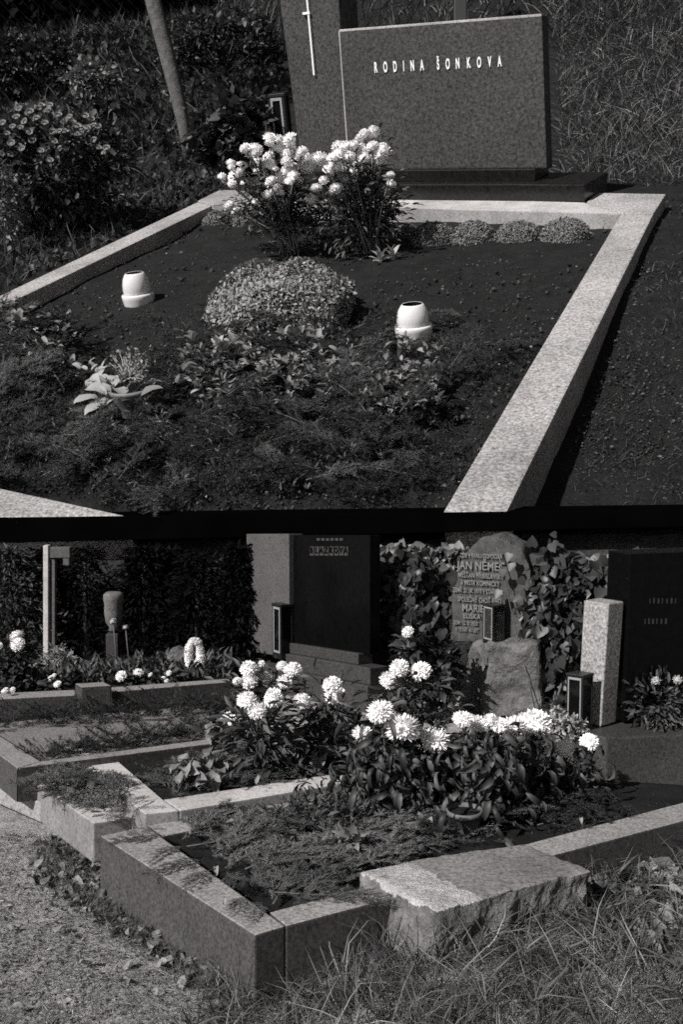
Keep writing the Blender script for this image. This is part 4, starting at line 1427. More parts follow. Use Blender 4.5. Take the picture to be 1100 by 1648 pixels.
# leaning tree
tb_, tm = bank(304, 256), None
dd = (tb_ - CAM).dot(FWD)
tree = thing('tree', 'slim bare tree trunk leaning left on the bank behind the long kerb', 'tree', tb_)
tp = [at(304, 258, dd), at(296, 205, dd), at(282, 140, dd - .05), at(264, 70, dd - .1), at(246, 0, dd - .1), at(225, -90, dd), at(205, -180, dd)]
s = scale_at(tb_)
tube('trunk', tp, [s * 8.5, s * 9.5, s * 12, s * 13, s * 13, s * 10, s * 7], M['bark'], tree, 12)
for a_, e in ((4, (120, -250)), (5, (330, -240)), (6, (190, -300)), (5, (150, -200))):
    tip = at(e[0], e[1], dd + random.uniform(-.8, .8))
    tube('limb', [tp[a_], tp[a_].lerp(tip, .5) + Z * .15, tip], [s * 5, s * 3.5, s * 1.5], M['bark'], tree, 6)
P, q, c_ = clumpy(at(200, -270, dd), [RIGHT * s * 190, FWD * 1.6, Z * s * 90], 1500, 26, 0.12)
kind(np_obj('crown', scatter(LEAF_V, LEAF_F, P, frames(rnd_dirs(1500), rnd_dirs(1500)), 0.22 * (0.6 + rng.random(1500))), M['leaf_mid'], tree), 'stuff')
for x, y in ((290, 175), (274, 104), (255, 37)):
    p = at(x + 6, y, dd - .13)
    lathe('knot', [(s * 3.2, 0), (s * 2.4, s * 1.2), (s * .8, s * 1.4), (.001, s * .9)], p, (-FWD + RIGHT * .3).normalized(), M['bark'], tree, 8)

# fence of wire mesh up the bank
fa, fb = bank(-260, 165), bank(1500, 30)
fdir = (fb - fa).normalized()
fence = thing('wire_fence', 'sagging diamond wire mesh fence on dark posts crossing the bank behind the headstone', 'fence', fa.lerp(fb, .5))
FH = 3.6
L_ = (fb - fa).length
ws, step = [], 0.36
n = int(L_ / step)
fu = Z
for k in range(-int(FH / step), n):
    for sg in (1, -1):
        u0 = k * step if sg > 0 else (k * step + FH)
        a0, a1 = 0.0, FH
        p = fa + fdir * u0
        e = fa + fdir * (u0 + sg * FH) + fu * FH
        if 0 <= u0 <= L_ and 0 <= u0 + sg * FH <= L_:
            ws.append(tube_np([p, p.lerp(e, .5) + fdir.cross(Z) * random.uniform(-.03, .03), e], [.005] * 3, 3))
kind(np_obj('wire_mesh', join_np(ws), M['wire'], fence), 'stuff')
for x in (-150, 740, 1330):
    t_ = along_to(fa, fdir, x)
    p = fa + fdir * t_ - Z * .4
    w = 0.16 if x == 740 else 0.09
    boxdir('post', p - RIGHT * w - FWD * w, RIGHT * w * 2, FWD * w * 2, Z * (FH + .6), M['post'], fence, 0.02)

# black hedge standing along the crest at the top left
hb = bank(140, 28)
hdg = thing('hedge', 'black hedge closing the view at the top left corner above the grass slope', 'hedge', hb)
P, D = [], []
for k in range(7000):
    x = random.uniform(-160, 345)
    q = random.random()
    p = bank(x, 46 - 0.135 * max(x, -40) + random.uniform(-3, 1)) if k % 50 == 0 else p
    P.append(p + Vector((random.gauss(0, .9), random.gauss(0, .5), 4.2 * q)))
P = A(P)
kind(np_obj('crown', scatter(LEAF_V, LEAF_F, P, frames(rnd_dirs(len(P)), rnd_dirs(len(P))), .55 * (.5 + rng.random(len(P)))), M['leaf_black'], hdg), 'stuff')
for x in (-60, 20, 100, 180, 260, 320):
    p = bank(x, 46 - 0.135 * max(x, -40))
    tube('stem', [p, p + Z * 1.5 + RIGHT * .1, p + Z * 3.6], [.08, .06, .03], M['bark'], hdg, 5)

# far dark wood on the crest
PW = []
cr0, cr1 = EA - EDIR * 26 + QUP * 33.5, EB + EDIR * 18 + QUP * 33.5
cr0 = cr0 + NU * up_h(cr0); cr1 = cr1 + NU * up_h(cr1)
nW = 16000
t_ = rng.random(nW)
PW = A(cr0)[None] * (1 - t_[:, None]) + A(cr1)[None] * t_[:, None] + np.stack([rng.normal(size=nW) * .5, rng.random(nW) * 5 - 1.0, rng.random(nW) ** 1.2 * 9 - 2.0], axis=1)
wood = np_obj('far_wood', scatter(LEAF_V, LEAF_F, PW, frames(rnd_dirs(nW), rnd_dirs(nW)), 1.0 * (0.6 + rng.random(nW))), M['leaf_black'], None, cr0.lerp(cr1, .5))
kind(tag(wood, 'dark mass of far trees along the top of the bank', 'wood'), 'stuff')

# ================================================================== lower level planting
random.seed(55)
# front bush: wilted leaves and large heads
WL = dict(tv=DROOP_V, tf=DROOP_F)
def heads_at(lst, base, jit=0.06, k=1.08):
    out = []
    for x, y, d in lst:
        p = ray_at(x, y, base - FWD * (jit + .03), jit)
        out.append((p, d / 2 * scale_at(p) * k))
    return out
HB1 = K1 - 0.03
b = onL(622, 1308, HB1)
mum('wilting chrysanthemum with four shaggy white blooms at the near left of the front bush', b, heads_at([(612, 1145, 38), (585, 1182, 42), (650, 1173, 58), (700, 1190, 46)], b, .04, 1.02), Z, 900, 0.08, M['wilt'], HEAD_SHAGGY, 'front chrysanthemums', 0.004, tilt=.2, lo=.05, spread=1.3, flat=.75, dz=-.3, **WL)
b = onL(770, 1300, HB1)
mum('chrysanthemum with a row of broad white blooms over drooping leaves, standing in the clay pot', b, heads_at([(745, 1157, 34), (768, 1164, 44), (804, 1166, 32), (826, 1171, 52), (790, 1160, 30)], b, .07, 1.0), Z, 950, 0.08, M['wilt'], HEAD_SHAGGY, 'front chrysanthemums', 0.004, tilt=.2, lo=.05, spread=1.6, flat=.72, dz=-.3, **WL)
b = onL(860, 1272, HB1)
mum('chrysanthemum with rounded white blooms at the right end of the front bush', b, heads_at([(863, 1163, 46), (871, 1212, 38), (908, 1206, 36), (949, 1194, 29), (845, 1160, 34)], b, .06, 1.02), Z, 480, 0.075, M['wilt'], HEAD_BIG, 'front chrysanthemums', 0.004, tilt=.4, lo=.15, spread=1.3, dz=-.3, **WL)
def pot_at(label, px, py, w, h):
    b = onL(px, py, HB1)
    s = scale_at(b)
    t = thing('clay_pot', label, 'flower pot', b, 'clay pots of the front grave')
    pt__ = lathe('pot', [(s * w * .36, 0), (s * w * .46, s * h * .78), (s * w * .5, s * h * .78), (s * w * .5, s * h), (s * w * .45, s * h), (s * w * .42, s * h * .8), (s * w * .38, s * h * .6)], b, Z, M['clay'], t, 24)
    lathe('pot_soil', [(s * w * .43, s * h * .82), (.001, s * h * .86)], b, Z, M['soil'], pt__, 20)
pot_at('ribbed clay pot under the front white chrysanthemums', 748, 1337, 60, 36)
pot_at('clay pot nearly hidden among leaves left of the ribbed pot', 655, 1338, 56, 26)
# pale plumes at the right end
b = onL(905, 1265, HB1)
pt_ = thing('plume_plant', 'pale feathery plumes rising behind the right blooms of the front bush', 'plant', b)
for x, y, l in [(893, 1140, 1), (908, 1148, 1), (925, 1155, 1), (940, 1160, 1), (880, 1152, 1), (900, 1165, 1), (935, 1175, 1)]:
    tip = ray_at(x, y, b, .04)
    st = b.lerp(tip, .75)
    tube('stem', [b, b.lerp(tip, .5) + Z * .01, tip], [.003, .002, .001], M['stem'], pt_, 4)
    n_ = 90
    q = rng.random(n_)
    P = A(st)[None] * (1 - q[:, None]) + A(tip)[None] * q[:, None] + rng.normal(size=(n_, 3)) * .008 * (1.2 - q[:, None])
    kind(np_obj('plume', scatter(LEAF_V, LEAF_F, P, frames(rnd_dirs(n_) + [0, 0, .6], rnd_dirs(n_)), .016 * (.6 + rng.random(n_))), M['leaf_pale'], pt_), 'stuff')

# middle bushes
def bigmum(label, base, lst, n, ls=.06, k=1.0, jit=.07, lo=.1):
    mum(label, base, heads_at(lst, base, jit, k * 1.08), Z, n, ls, M['leaf_mid'], HEAD_BIG, 'middle chrysanthemums', .004, tilt=.3, lo=lo, spread=2.0, tv=SLIM_V)
bigmum('low cluster of white chrysanthemums in front of the grey pier', onL(425, 1152, .12), [(400, 1076, 27), (406, 1085, 25), (402, 1097, 27), (425, 1091, 25), (382, 1096, 15), (454, 1072, 19), (471, 1078, 29), (458, 1097, 23), (421, 1068, 11)], 500)
bigmum('leafy chrysanthemum with four white balls beside the third grave kerb', onL(415, 1250, .16), [(398, 1128, 33), (440, 1123, 31), (415, 1144, 31)], 420, .055)
bigmum('leafy chrysanthemum with three white balls before the charcoal plinth', onL(520, 1232, .16), [(486, 1129, 31), (535, 1102, 29), (541, 1120, 34)], 420, .055)
bigmum('tall chrysanthemum with three white balls between the plinth and the boulder', onL(662, 1235, .05), [(643, 1076, 29), (678, 1080, 31), (627, 1095, 31)], 520, .055)
b = onL(375, 1215, .16)
mum('small chrysanthemum with a flat pale bloom at the kerb end block', b, heads_at([(372, 1156, 26), (360, 1160, 15)], b), Z, 120, .05, M['leaf_mid'], HEAD_SHAGGY, 'middle chrysanthemums', .003, flat=.5)

# rose with one pale bloom
b = onL(665, 1165)
rs_ = mum('rose bush with a single pale bloom in front of the ivy', b, heads_at([(657, 1017, 19)], b, .02), Z, 60, .07, M['leaf_mid'], HEAD_BIG, None, .005, name='rose_bush', cat='rose bush')

# ------------------------------------------------------------------ ivy
HEARTC = leaf_mesh('curled_ivy_leaf_blade', [(x * (1 - .25 * y), y, z + .9 * x * x - .35 * y * y) for x, y, z in HEART_V], HEART_F, M['ivy'])
def ivy(label, base, center, axes, n_ind, n_mass, ls, mat_mass, bias):
    t = thing('ivy', label, 'ivy', base)
    P, q, c_ = clumpy(center, axes, n_mass, 40, .15, .45)
    D = rng.normal(size=P.shape) * .6 + A(bias)[None] * .5 + [0, 0, -.7]
    N_ = A(bias)[None] + rng.normal(size=P.shape) * .5
    kind(np_obj('leaf_mass', scatter(HEART_V, HEART_F, P, frames(D, N_), ls * (.5 + .6 * rng.random(n_mass))), mat_mass, t), 'stuff')
    P, q, c_ = clumpy(center, axes, n_ind * 3, 40, .12, .7)
    keep = np.argsort(-(q @ np.array([.2, -1, .2])))[:n_ind]
    for p in P[keep]:
        if px_of(Vector(p))[1] < 876:
            continue
        d = Vector((random.gauss(0, .5), random.gauss(-.2, .3), -0.8))
        place(random.choice((HEARTM, HEARTC, HEARTC)), 'leaf', Vector(p) - FWD * .03, frame1(d, bias + Vector((random.gauss(0, .4), random.gauss(0, .4), random.gauss(0, .3)))), ls * random.uniform(.7, 1.3), t)
    for k in range(6):
        tip = Vector(center) + sum((Vector(a) * random.uniform(-.8, .8) for a in axes), Vector((0, 0, 0)))
        tube('stem', [base, base.lerp(tip, .5) + RIGHT * random.gauss(0, .06), tip], [.008, .006, .003], M['stem'], t, 5)
    return t
BI = (-FWD + RIGHT * -.5 + Z * .5).normalized()
b = onL(668, 1130)
dpt = 5.15
s = dpt / F
ivy('large-leaved ivy filling the gap between the polished headstone and the inscribed boulder', b, at(664, 975, dpt), [RIGHT * s * 54, FWD * .18, Z * s * 82], 170, 1400, s * 19, M['ivy'], BI)
b = onL(885, 1165)
dpt = 4.75
s = dpt / F
ivy('large-leaved ivy climbing over the right side of the inscribed boulder', b, at(888, 1015, dpt), [RIGHT * s * 50, FWD * .16, Z * s * 118], 200, 1600, s * 20, M['ivy'], BI)
b = onL(960, 1130)
dpt = 5.2
s = dpt / F
ivy('ivy and dappled creeper behind the right-hand stones under the ledge', b, at(980, 930, dpt), [RIGHT * s * 140, FWD * .15, Z * s * 42], 90, 900, s * 24, M['leaf_mid'], BI)
ivy('creeper on the wall above the ivy, coloured pale to look sunlit, just under the ledge', onL(690, 1110), at(680, 892, 5.35), [RIGHT * .32, FWD * .08, Z * .045], 30, 350, .07, M['leaf_light'], BI)  # light leaf colour stands in for sun on the foliage
# bare vine down the boulder
bv = on_m(846, 1040, .03)
vn = thing('vine', 'thin bare vine stem hanging down the face of the inscribed boulder', 'vine', bv)
tube('stem', [on_m(800, 880, .0), on_m(812, 925, .01), on_m(822, 975, .02), on_m(834, 1030, .03), on_m(850, 1090, .09), on_m(862, 1140, .12)], [.003] * 6, M['stem'], vn, 5)
for x, y in [(806, 950), (810, 915), (826, 905), (822, 890), (836, 930), (840, 960)]:
    place(HEARTM, 'leaf', on_m(x, y, .02), frame1(Vector((random.gauss(0, .4), -.2, -.8)), BI), .05, vn)

# small dark shrubs around the pedestal and behind the flowers
for x, y, w, h, dp, lab in [(700, 1080, 40, 70, 4.6, 'dark low shrub left of the rock pedestal'), (560, 1180, 40, 30, 3.9, 'dark low foliage at the foot of the charcoal plinth'), (900, 1170, 40, 40, 4.2, 'dark low shrub behind the right blooms of the front bush')]:
    s = dp / F
    c = at(x, y, dp)
    bb = Vector((c.x, c.y, (onL(x, 1150)).z - .1))
    bush('low_shrub', lab, 'shrub', bb, c, [RIGHT * s * w, FWD * .12, Z * s * h], 900, s * 16, M['leaf_dark'], 24, .16)

# planter at the right with a leafy plant
rp = bx0 + RIGHT * .12 - Vector((0, 1, 0)) * .02
rp = rp + RIGHT * along_to(rp, RIGHT, 1012)
rp.z = bx0.z + ph + .002
rp2 = rp + Vector((0, .22, 0))
pln = thing('planter', 'low black planter box with a feathery plant before the black headstone', 'planter', rp2)
boxdir('box', rp2, RIGHT * .5, Vector((0, .2, 0)), Z * .05, M['black_metal'], pln, .004)
c = ray_at(1060, 1130, rp2)
P, q, c_ = clumpy(c, [RIGHT * .11, Vector((0, .1, 0)), Z * .10], 900, 24, .2)
kind(np_obj('foliage', scatter(SLIM_V, LEAF_F, P, frames(q + rng.normal(size=q.shape) * .4, rnd_dirs(len(P))), .035 * (.5 + rng.random(len(P)))), M['leaf_mid'], pln), 'stuff')
for k in range(5):
    tube('stem', [rp2 + RIGHT * .2 + Vector((0, .1, .05)), Vector(c) + Vector((random.gauss(0, .06), 0, random.gauss(0, .05)))], [.004, .002], M['stem'], pln, 4)
for x, y in [(1057, 1096), (1092, 1094)]:
    head_at(pln, [HEAD_DIM], ray_at(x, y, rp2 - Vector((0, .05, 0))), .018)

# ------------------------------------------------------------------ left background
def conifer(label, px, base_y, top_y, wpx, dp, n=2600, mat='leaf_black', ls=.05):
    c = at(px, base_y, dp)
    b = c.copy()
    tp_ = at(px, top_y, dp)
    h = tp_.z - b.z
    s = dp / F
    t = thing('conifer', label, 'conifer', b, 'dark conifers in the left background')
    tube('trunk', [b - Z * .15, b + Z * h * .5, b + Z * h * .96], [.03, .02, .005], M['post'], t, 6)
    q = rng.random(n) ** .8
    an = rng.random(n) * 6.283
    rad = s * wpx * (1.05 - q * .75) * np.sqrt(rng.random(n)) * (0.8 + .35 * np.sin(an * 5 + q * 30))
    P = np.stack([b.x + rad * np.cos(an), b.y + rad * np.sin(an) * .6, b.z + q * h], axis=1)
    D = np.stack([np.cos(an), np.sin(an), -.3 + rng.normal(size=n) * .5], axis=1) + rng.normal(size=(n, 3)) * .4
    kind(np_obj('crown', scatter(SLIM_V, LEAF_F, P, frames(D, rnd_dirs(n)), ls * (.6 + .8 * rng.random(n))), M[mat], t), 'stuff')
for x, by, ty, w, dp, mt, lab in [(20, 1085, 880, 70, 6.0, 'leaf_dark', 'at the left picture edge beside the pale cross'), (140, 1075, 878, 60, 6.15, 'leaf_black', 'behind the carved urn'),
                              (235, 1080, 878, 62, 5.9, 'leaf_black', 'right of the carved urn'), (320, 1080, 876, 62, 5.75, 'leaf_black', 'behind the white wreath'), (385, 1070, 874, 40, 5.7, 'leaf_black', 'touching the grey pier'),
                              (-60, 1090, 885, 60, 6.1, 'leaf_black', 'cut off by the left picture edge'), (275, 1060, 874, 55, 6.0, 'leaf_black', 'set back between the urn and the wreath'), (85, 1060, 878, 55, 6.25, 'leaf_black', 'behind the pale cross')]:
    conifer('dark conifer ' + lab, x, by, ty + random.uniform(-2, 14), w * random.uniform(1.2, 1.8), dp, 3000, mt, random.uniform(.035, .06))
dp = 5.5
s = dp / F
# pale cross-like frame
b = at(85, 1090, dp)
crs = thing('grave_marker', 'pale upright stone frame with a short top bar in the dark left background', 'grave frame', b)
Y_ = Vector((0, 1, 0))
boxdir('upright', at(69, 1085, dp), RIGHT * s * 8, Y_ * .05, at(69, 878, dp) - at(69, 1085, dp), M['white_stone'], crs, .003)
boxdir('upright', at(83, 1085, dp + .01), RIGHT * s * 5, Y_ * .04, at(83, 900, dp) - at(83, 1085, dp), M['pier'], crs, .003)
boxdir('bar', at(80, 898, dp - .005), RIGHT * s * 32, Y_ * .06, Z * s * 17, M['pier'], crs, .004)
boxdir('bar_end', at(101, 910, dp - .004), RIGHT * s * 10, Y_ * .06, Z * s * 11, M['pier'], crs, .004)
# carved urn on post
dp = 5.35; s = dp / F
b = at(181, 1090, dp)
ur = thing('urn_post', 'small carved stone urn on a slim post against dark conifers', 'grave ornament', b)
boxdir('post', at(171, 1090, dp) , RIGHT * s * 19, Y_ * s * 19, Z * s * 70, M['plinth'], ur, .004)
ub = at(181, 1016, dp) + Y_ * s * 9
lathe('urn', [(.001, 0), (s * 9, 0), (s * 7, s * 5), (s * 13, s * 14), (s * 15, s * 30), (s * 14.5, s * 44), (s * 16, s * 50), (s * 16, s * 58), (s * 12, s * 62), (.001, s * 60)], ub, Z, M['urn'], ur, 18)
lathe('relief', [(s * 7, 0), (s * 6, s * 2.5), (s * 3.5, s * 1.4), (s * 2.5, s * 3), (.001, s * 3.4)], at(178, 978, dp) - Y_ * s * 5, (-FWD + RIGHT * -.2).normalized(), M['urn'], ur, 12)
# pale clump
dp = 5.2; s = dp / F
bush('pale_clump', 'bright pale bushy clump behind weeds in the left background', 'plant', at(92, 1092, dp), at(93, 1064, dp), [RIGHT * s * 31, FWD * .08, Z * s * 24], 620, s * 10, M['dead_leaf'], 40, .13, SLIM_V, LEAF_F, r_stem=.004)
# boulder and wreath
dp = 5.1; s = dp / F
rk = thing('boulder', 'small rounded boulder behind the white wreath', 'boulder', at(282, 1095, dp))
q_ = [at(268, 1050, dp), at(285, 1040, dp), at(300, 1052, dp), at(303, 1092, dp), at(262, 1092, dp)]
rough_solid('stone', q_, [v + Y_ * .12 for v in q_], M['rock'], .02, 8, 4, rk)
dp = 5.0; s = dp / F
wb = at(315, 1086, dp)
wr = thing('wreath', 'oval wreath of white chrysanthemum heads propped beside the boulder', 'wreath', wb)
cw = at(314, 1052, dp)
ringp = [cw + RIGHT * s * 9.5 * math.cos(a_) + Z * s * 22 * math.sin(a_) for a_ in np.linspace(0, 6.283, 17)]
tube('hoop', ringp, [s * 3] * 17, M['stem'], wr, 5)
for k in range(26):
    a_ = k / 26 * 6.283
    head_at(wr, HEAD_BIG, cw + RIGHT * s * 9.5 * math.cos(a_) + Z * s * 22 * math.sin(a_) - Y_ * .015, s * random.uniform(6.5, 8.5))
def smallmum(label, x, y, heads, n=200, mat='leaf_dark'):
    b = onL(x, y, .17)
    mum(label, b, heads_at(heads, b, .05), Z, n, .045, M[mat], HEAD_BIG, 'background chrysanthemums', .003, spread=1.4)
smallmum('two white chrysanthemum heads high at the left picture edge', 25, 1110, [(27, 1024, 26), (28, 1038, 24), (-2, 1040, 14)], 420)
smallmum('pair of white chrysanthemums behind the far kerb beside its square block', 210, 1104, [(195, 1088, 17), (223, 1083, 18), (242, 1086, 7)], 140)
smallmum('small white chrysanthemums left of the square kerb block', 88, 1112, [(83, 1093, 14), (92, 1101, 13), (87, 1087, 8)], 110)
smallmum('low white flowers at the left end of the far kerb', 12, 1118, [(8, 1112, 12), (20, 1111, 10)], 90)
smallmum('few pale blooms between the far kerb and the wreath', 268, 1100, [(262, 1092, 9), (272, 1083, 9), (268, 1096, 7)], 120, 'leaf_mid')
random.seed(77)
grass('weeds', 'soft weeds growing behind the far kerb', [onL(x, y, .17) for x, y in sample_poly(1300, [(-40, 1090), (370, 1066), (365, 1092), (-40, 1116)])], 12, 34, Z, M['leaf_mid'], .5, SLIM_V, LEAF_F, 'weeds')
dp = 5.0
for x, y in [(182, 1000), (202, 1010)]:
    t = thing('pale_flower', 'single pale flower hanging before the urn post' if x < 190 else 'dim pale flower among the dark twigs right of the urn post', 'flower', at(x, y, dp + .2))
    head_at(t, [HEAD_DIM], at(x, y, dp + .2), .022)
    tube('stem', [at(x, y, dp + .2), at(x + 5, 1060, dp + .25), at(x + 6, 1098, dp + .3)], [.004, .004, .004], M['stem'], t, 4)

# ------------------------------------------------------------------ fir on the lower graves
random.seed(91)
onk = lambda h: (lambda x, y: onL(x, y, h))
FA, FB = AL, BL
g1pts = sample_poly(58, [(262, 1352), (420, 1312), (600, 1290), (640, 1360), (570, 1420), (440, 1462), (390, 1440)])
fir_field(lambda x, y: 'fir branch in the nearest lower bed, ' + ('by its front corner' if y > 1405 else 'along the left kerb' if x < 360 else 'under the withered plant' if x > 460 else 'in the middle of the spread'), 'fir branches on the nearest lower grave', g1pts, onk(K1 - .03), NL, FA, FB, (130, 230), (1, 1, 0), (15, 28), (0.0, .03), .05, .75, .6)
fir_field('fir branch laid in the shaded far part of the nearest lower grave', 'fir branches in the shade of the front bush', sample_poly(24, [(640, 1300), (980, 1255), (1080, 1285), (860, 1350), (660, 1380)]), onk(K1 - .03), NL, FA, FB, (80, 140), (0, 2), None, (0, .02), .12)
fir_field('fir branch spilling over the kerb of the nearest lower grave', 'fir branches over the kerb', [(265, 1345), (300, 1362), (330, 1385), (365, 1405), (400, 1440), (425, 1455), (350, 1400)], onk(K1 + .004), NL, FA, FB, (80, 120), (0, 1), (200, 25), (0, .006), .03, .8, .4)
fir_field(lambda x, y: 'fir branch heaped on the raised end block, ' + ('far end' if y < 1272 else 'near end'), 'fir branches on the end block', sample_poly(34, [(75, 1255), (130, 1240), (215, 1305), (160, 1318), (100, 1285)]), onk(.15), NL, FA, FB, (60, 105), (0, 1, 1), (120, 60), (0, .04), .25)
sprig_mass('fir_sprigs', 'bushy fir tips heaped on the raised end block', sample_poly(36, [(70, 1255), (130, 1238), (225, 1308), (160, 1320), (95, 1285)]), lambda x, y: onL(x, y, .15 + random.uniform(0, .05)), NL, FA, FB, (30, 60), M['fir_light'], .6)
sprig_mass('fir_sprigs', 'loose fir tips filling the bed of the middle lower grave', sample_poly(50, [(210, 1248), (400, 1215), (560, 1215), (570, 1240), (290, 1288)]), onk(.175), NL, FA, FB, (30, 60), M['fir'], .5)
fir_field(lambda x, y: 'fir branch in the middle lower bed, ' + ('left half' if x < 390 else 'under the chrysanthemums'), 'fir branches on the middle lower grave', sample_poly(44, [(220, 1250), (400, 1215), (560, 1215), (570, 1238), (290, 1285)]), onk(.17), NL, FA, FB, (80, 140), (0, 1), (15, 40), (0.0, .015), .04, .7, .4)
sprig_mass('fir_sprigs', 'row of short fir tips along the front kerb of the gravel grave', [(66 + k * 3.4, 1224 - k * .5 - random.uniform(0, 12)) for k in range(80) for _ in (0, 1)], onk(.19), NL, FA, FB, (30, 52), M['fir_dark'], 1.0, 160)
sprig_mass('fir_sprigs', 'dark band of fir tips behind the gravel of the third grave', [(random.uniform(-20, 345), 0) for k in range(0)] + [(x, 1164 - x * .06 + random.uniform(-10, 5)) for x in range(-20, 345, 3)], onk(.19), NL, FA, FB, (36, 60), M['fir_dark'], .9, 160)
sprig_mass('fir_sprigs', 'loose fir tips filling the bed of the nearest lower grave', sample_poly(45, [(262, 1352), (420, 1312), (700, 1270), (980, 1262), (860, 1345), (570, 1420), (440, 1462)]), onk(K1 - .03), NL, FA, FB, (40, 80), M['fir'], .3)

# dry plants lying on the nearest grave
b = onL(545, 1372, K1 - .03)
s = scale_at(b)
bush('dry_plant', 'withered bushy plant with pale leaf bits in the bed of the nearest grave', 'plant', b, at(520, 1330, (b - CAM).dot(FWD) + .15), [RIGHT * s * 105, FWD * .16, Z * s * 42], 1500, s * 17, M['leaf_mid'], 40, .14, SLIM_V, LEAF_F, stems=14, r_stem=.003)
bush('dry_plant', 'small clump of pale curled leaves at the right of the withered plant', 'plant', onL(560, 1385, K1 - .03), at(558, 1360, (b - CAM).dot(FWD) - .05), [RIGHT * s * 22, FWD * .04, Z * s * 24], 120, s * 18, M['leaf_light'], 12, .14, LEAF_V, LEAF_F, stems=4, r_stem=.002)
b = onL(330, 1262, .17); s = scale_at(b)
bush('dry_plant', 'withered big-leaved plant among fir on the middle lower grave', 'plant', b, at(330, 1235, (b - CAM).dot(FWD)), [RIGHT * s * 42, FWD * .1, Z * s * 16], 60, s * 24, M['leaf_light'], 14, .16, CURL_V, CURL_F, stems=5, r_stem=.003)
b = onL(480, 1232, .17); s = scale_at(b)
bush('dry_plant', 'dried folded leaves and stalks under the middle chrysanthemums', 'plant', b, at(475, 1208, (b - CAM).dot(FWD)), [RIGHT * s * 55, FWD * .1, Z * s * 16], 46, s * 30, M['leaf_light'], 14, .16, CURL_V, CURL_F, stems=5, r_stem=.003)

# ------------------------------------------------------------------ foreground path, grass and fallen leaves
random.seed(101)
PATH = [(-60, 1340), (60, 1345), (170, 1440), (380, 1570), (440, 1700), (-60, 1700)]
grass('path_litter', 'trampled dry grass and crumbs covering the path at the lower left', [low(x, y) for x, y in sample_poly(9000, PATH)], 8, 22, Z * .12, M['grass_dry'], 1.0, cat='litter', width=1.6)
grass('grass', 'thin worn grass wisps on the lower left path', [low(x, y) for x, y in sample_poly(3500, PATH)], 8, 24, Z * .6, M['grass'], .9, width=1.1)
grass('path_litter', 'small dark clods and bits on the lower left path', [low(x, y) for x, y in sample_poly(1800, PATH)], 4, 9, Z * .3, M['leaf_mid'], 1.0, LEAF_V, LEAF_F, 'litter')
grass('path_litter', 'pale stalks and chips lying on the lower left path', [low(x, y) for x, y in sample_poly(600, PATH)], 4, 12, Z * .15, M['leaf_pale'], 1.0, SLIM_V, LEAF_F, 'litter')
EDGE = [(60, 1345), (130, 1370), (180, 1440), (260, 1500), (360, 1570), (330, 1600), (180, 1500), (60, 1420)]
grass('weeds', 'small weeds along the foot of the near kerb', [low(x, y) for x, y in sample_poly(170, EDGE)], 10, 26, Z * .6, M['leaf_light'], 1.0, CURL_V, CURL_F, 'weeds')
grass('weeds', 'dark weeds in the corner under the kerbs', [low(x, y) for x, y in sample_poly(170, EDGE)], 10, 24, Z * .6, M['leaf_mid'], 1.0, CURL_V, CURL_F, 'weeds')
grass('weeds', 'thin grass wisps along the foot of the near kerb', [low(x, y) for x, y in sample_poly(2600, EDGE + [])], 12, 34, Z * .8, M['grass'], .9, cat='weeds', width=.8)
LONG = [(330, 1580), (440, 1540), (570, 1500), (680, 1560), (800, 1490), (960, 1410), (1160, 1330), (1160, 1760), (280, 1760)]
def tufts(name, label, poly, n, blades, lo, hi, mat, width, spread=10, lean=.55):
    P, D, S, W = [], [], [], []
    for x, y in sample_poly(n, poly):
        c = low(x, y)
        s = scale_at(c)
        bias = Vector((random.gauss(0, .6), random.gauss(0, .5), 0))
        size = random.uniform(.5, 1.15)
        for _ in range(random.randint(blades // 2, blades)):
            P.append(c + Vector((random.gauss(0, 1), random.gauss(0, 1), 0)) * s * spread)
            D.append(Z * .8 + bias + Vector((random.gauss(0, lean), random.gauss(0, lean), 0)))
            S.append(s * random.uniform(lo, hi) * size)
            W.append(random.uniform(.5, 1.5) * width)
    P, D, S, W = A(P), A(D), A(S), A(W)
    bend = .4 + 1.6 * rng.random(len(S))
    R = frames(D, np.tile([0, 0, 1.0], (len(P), 1)) + rng.normal(size=(len(P), 3)) * .6)
    o = np_obj(name, scatter(BLADE_V, BLADE_F, P, R, np.stack([S * W, S, S * bend * 1.6], axis=1)), mat, None, Vector(P[0]))
    return kind(tag(o, label, 'grass'), 'stuff')
LONG1 = [(330, 1590), (440, 1560), (570, 1530), (690, 1570), (800, 1510), (940, 1430), (990, 1520), (1160, 1560), (1160, 1760), (280, 1760)]
tufts('long_grass', 'tufts of long arching grass around the broken block and the lower edge', LONG1, 260, 24, 40, 105, M['grass'], .7)
tufts('long_grass', 'grass tufts hiding the foot of the broken block', [(480, 1560), (600, 1545), (700, 1600), (820, 1560), (960, 1470), (960, 1560), (700, 1650), (500, 1640)], 80, 22, 30, 75, M['grass'], .8)
tufts('long_grass', 'paler grass tufts in the lower right corner', LONG1, 70, 8, 50, 140, M['grass_dry'], .5)
tufts('long_grass', 'short grass tufts beside the block and the right kerb', [(900, 1430), (1160, 1330), (1160, 1580), (980, 1530)], 90, 14, 30, 80, M['grass'], 1.0, 8)
grass('long_grass', 'dark grass thatch beneath the long blades at the lower right', [low(x, y) for x, y in sample_poly(4200, LONG)], 25, 65, Z * .5, M['grass_dark'], .9, cat='grass', width=.8)
grass('dry_grass', 'pale dry blades among the long grass', [low(x, y) for x, y in sample_poly(300, LONG)], 45, 130, Z * .9, M['grass_dry'], .8, cat='grass', width=.6)
grass('long_grass', 'short grass along the kerb right of the broken block', [low(x, y) for x, y in sample_poly(900, [(880, 1410), (1160, 1320), (1160, 1360), (960, 1430)])], 25, 70, Z, M['grass'], .6, cat='grass', width=.8)
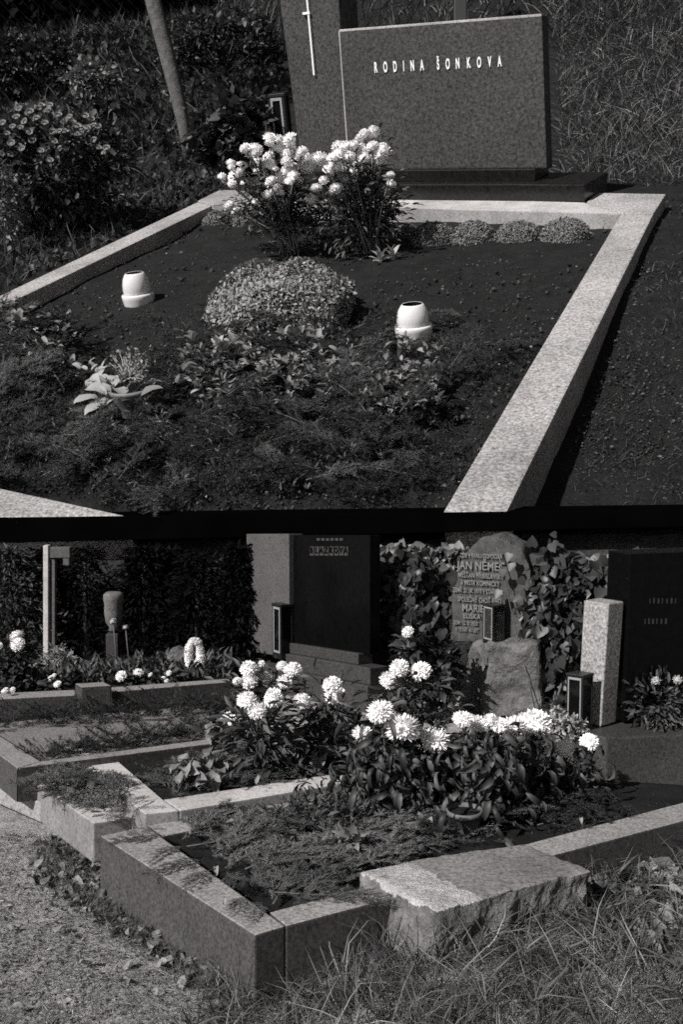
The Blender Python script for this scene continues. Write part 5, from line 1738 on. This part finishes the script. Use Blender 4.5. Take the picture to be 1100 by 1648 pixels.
grass('weeds', 'broad dull weed leaves at the right edge below the kerb', [low(x, y) for x, y in sample_poly(170, [(930, 1410), (1160, 1330), (1160, 1580), (980, 1530)])], 22, 52, Z * .7, M['leaf_light'], 1.0, CURL_V, CURL_F, 'weeds', width=.7)
fl_ = [(58, 1407), (40, 1520), (215, 1555), (240, 1545), (262, 1560), (280, 1552), (300, 1580), (285, 1595), (250, 1600), (310, 1560), (225, 1512), (20, 1630), (150, 1560), (350, 1625), (300, 1535), (330, 1575), (205, 1590), (10, 1500), (1080, 1380), (1060, 1420), (1030, 1380), (1085, 1600), (830, 1625), (110, 1500), (75, 1470), (400, 1600)]
for x, y in fl_:
    p = low(x, y) + Z * random.uniform(.008, .02)
    l = scale_at(p) * random.uniform(18, 34)
    t = place(DEADM, 'fallen_leaf', p, frame1(Vector((random.gauss(0, 1), random.gauss(0, 1), random.gauss(.05, .1))), Z + Vector((random.gauss(0, .25), random.gauss(0, .25), 0))), (l * .8, l, l * .5))
    tag(t, 'curled dry leaf fallen on the ground at the foot of the graves', 'leaf', 'fallen leaves on the ground')
for x, y, h in [(305, 1347, K1), (347, 1402, K1), (363, 1452, K1 + .01), (935, 1322, K1), (690, 1322, K1), (362, 1258, .18), (285, 1262, .19), (420, 1255, .19)]:
    p = onL(x, y, h) + Z * .008
    l = scale_at(p) * random.uniform(12, 20)
    t = place(DEADM, 'fallen_leaf', p, frame1(Vector((random.gauss(0, 1), random.gauss(0, 1), .1)), Z), (l * .8, l, l))
    tag(t, 'small pale dry leaf lying on a grave bed or kerb', 'leaf', 'fallen leaves on the graves')

# ------------------------------------------------------------------ the same ground cover beyond the picture's edges
random.seed(131)
LB2 = [(-420, 90), (-80, 50), (-80, 500), (-420, 660)]
grass('undergrowth', 'dark weeds on the bank beyond the left picture edge', bankpts(2600, LB2), 22, 50, Z, M['grass_dark'], 0.9, width=1.8, cat='undergrowth')
grass('weeds', 'leafy weeds on the bank beyond the left picture edge', bankpts(1500, LB2), 8, 20, Z * .6, M['leaf_dark'], 0.9, LEAF_V, LEAF_F, 'weeds', tuft=2)
grass('grass', 'dry grass on the bank beyond the right picture edge', bankpts(2600, [(1220, -60), (1600, -60), (1600, 300), (1220, 300)]), 30, 70, Z, M['grass'], 1.1, width=1.3)
tufts('long_grass', 'long grass beyond the right picture edge', [(1160, 1310), (1600, 1220), (1600, 1760), (1160, 1760)], 200, 22, 40, 120, M['grass'], .8)
grass('path_litter', 'dry crumbs on the path beyond the left picture edge', [low(x, y) for x, y in sample_poly(3000, [(-400, 1330), (-60, 1340), (-60, 1700), (-400, 1700)])], 8, 22, Z * .12, M['grass_dry'], 1.0, cat='litter', width=1.6)
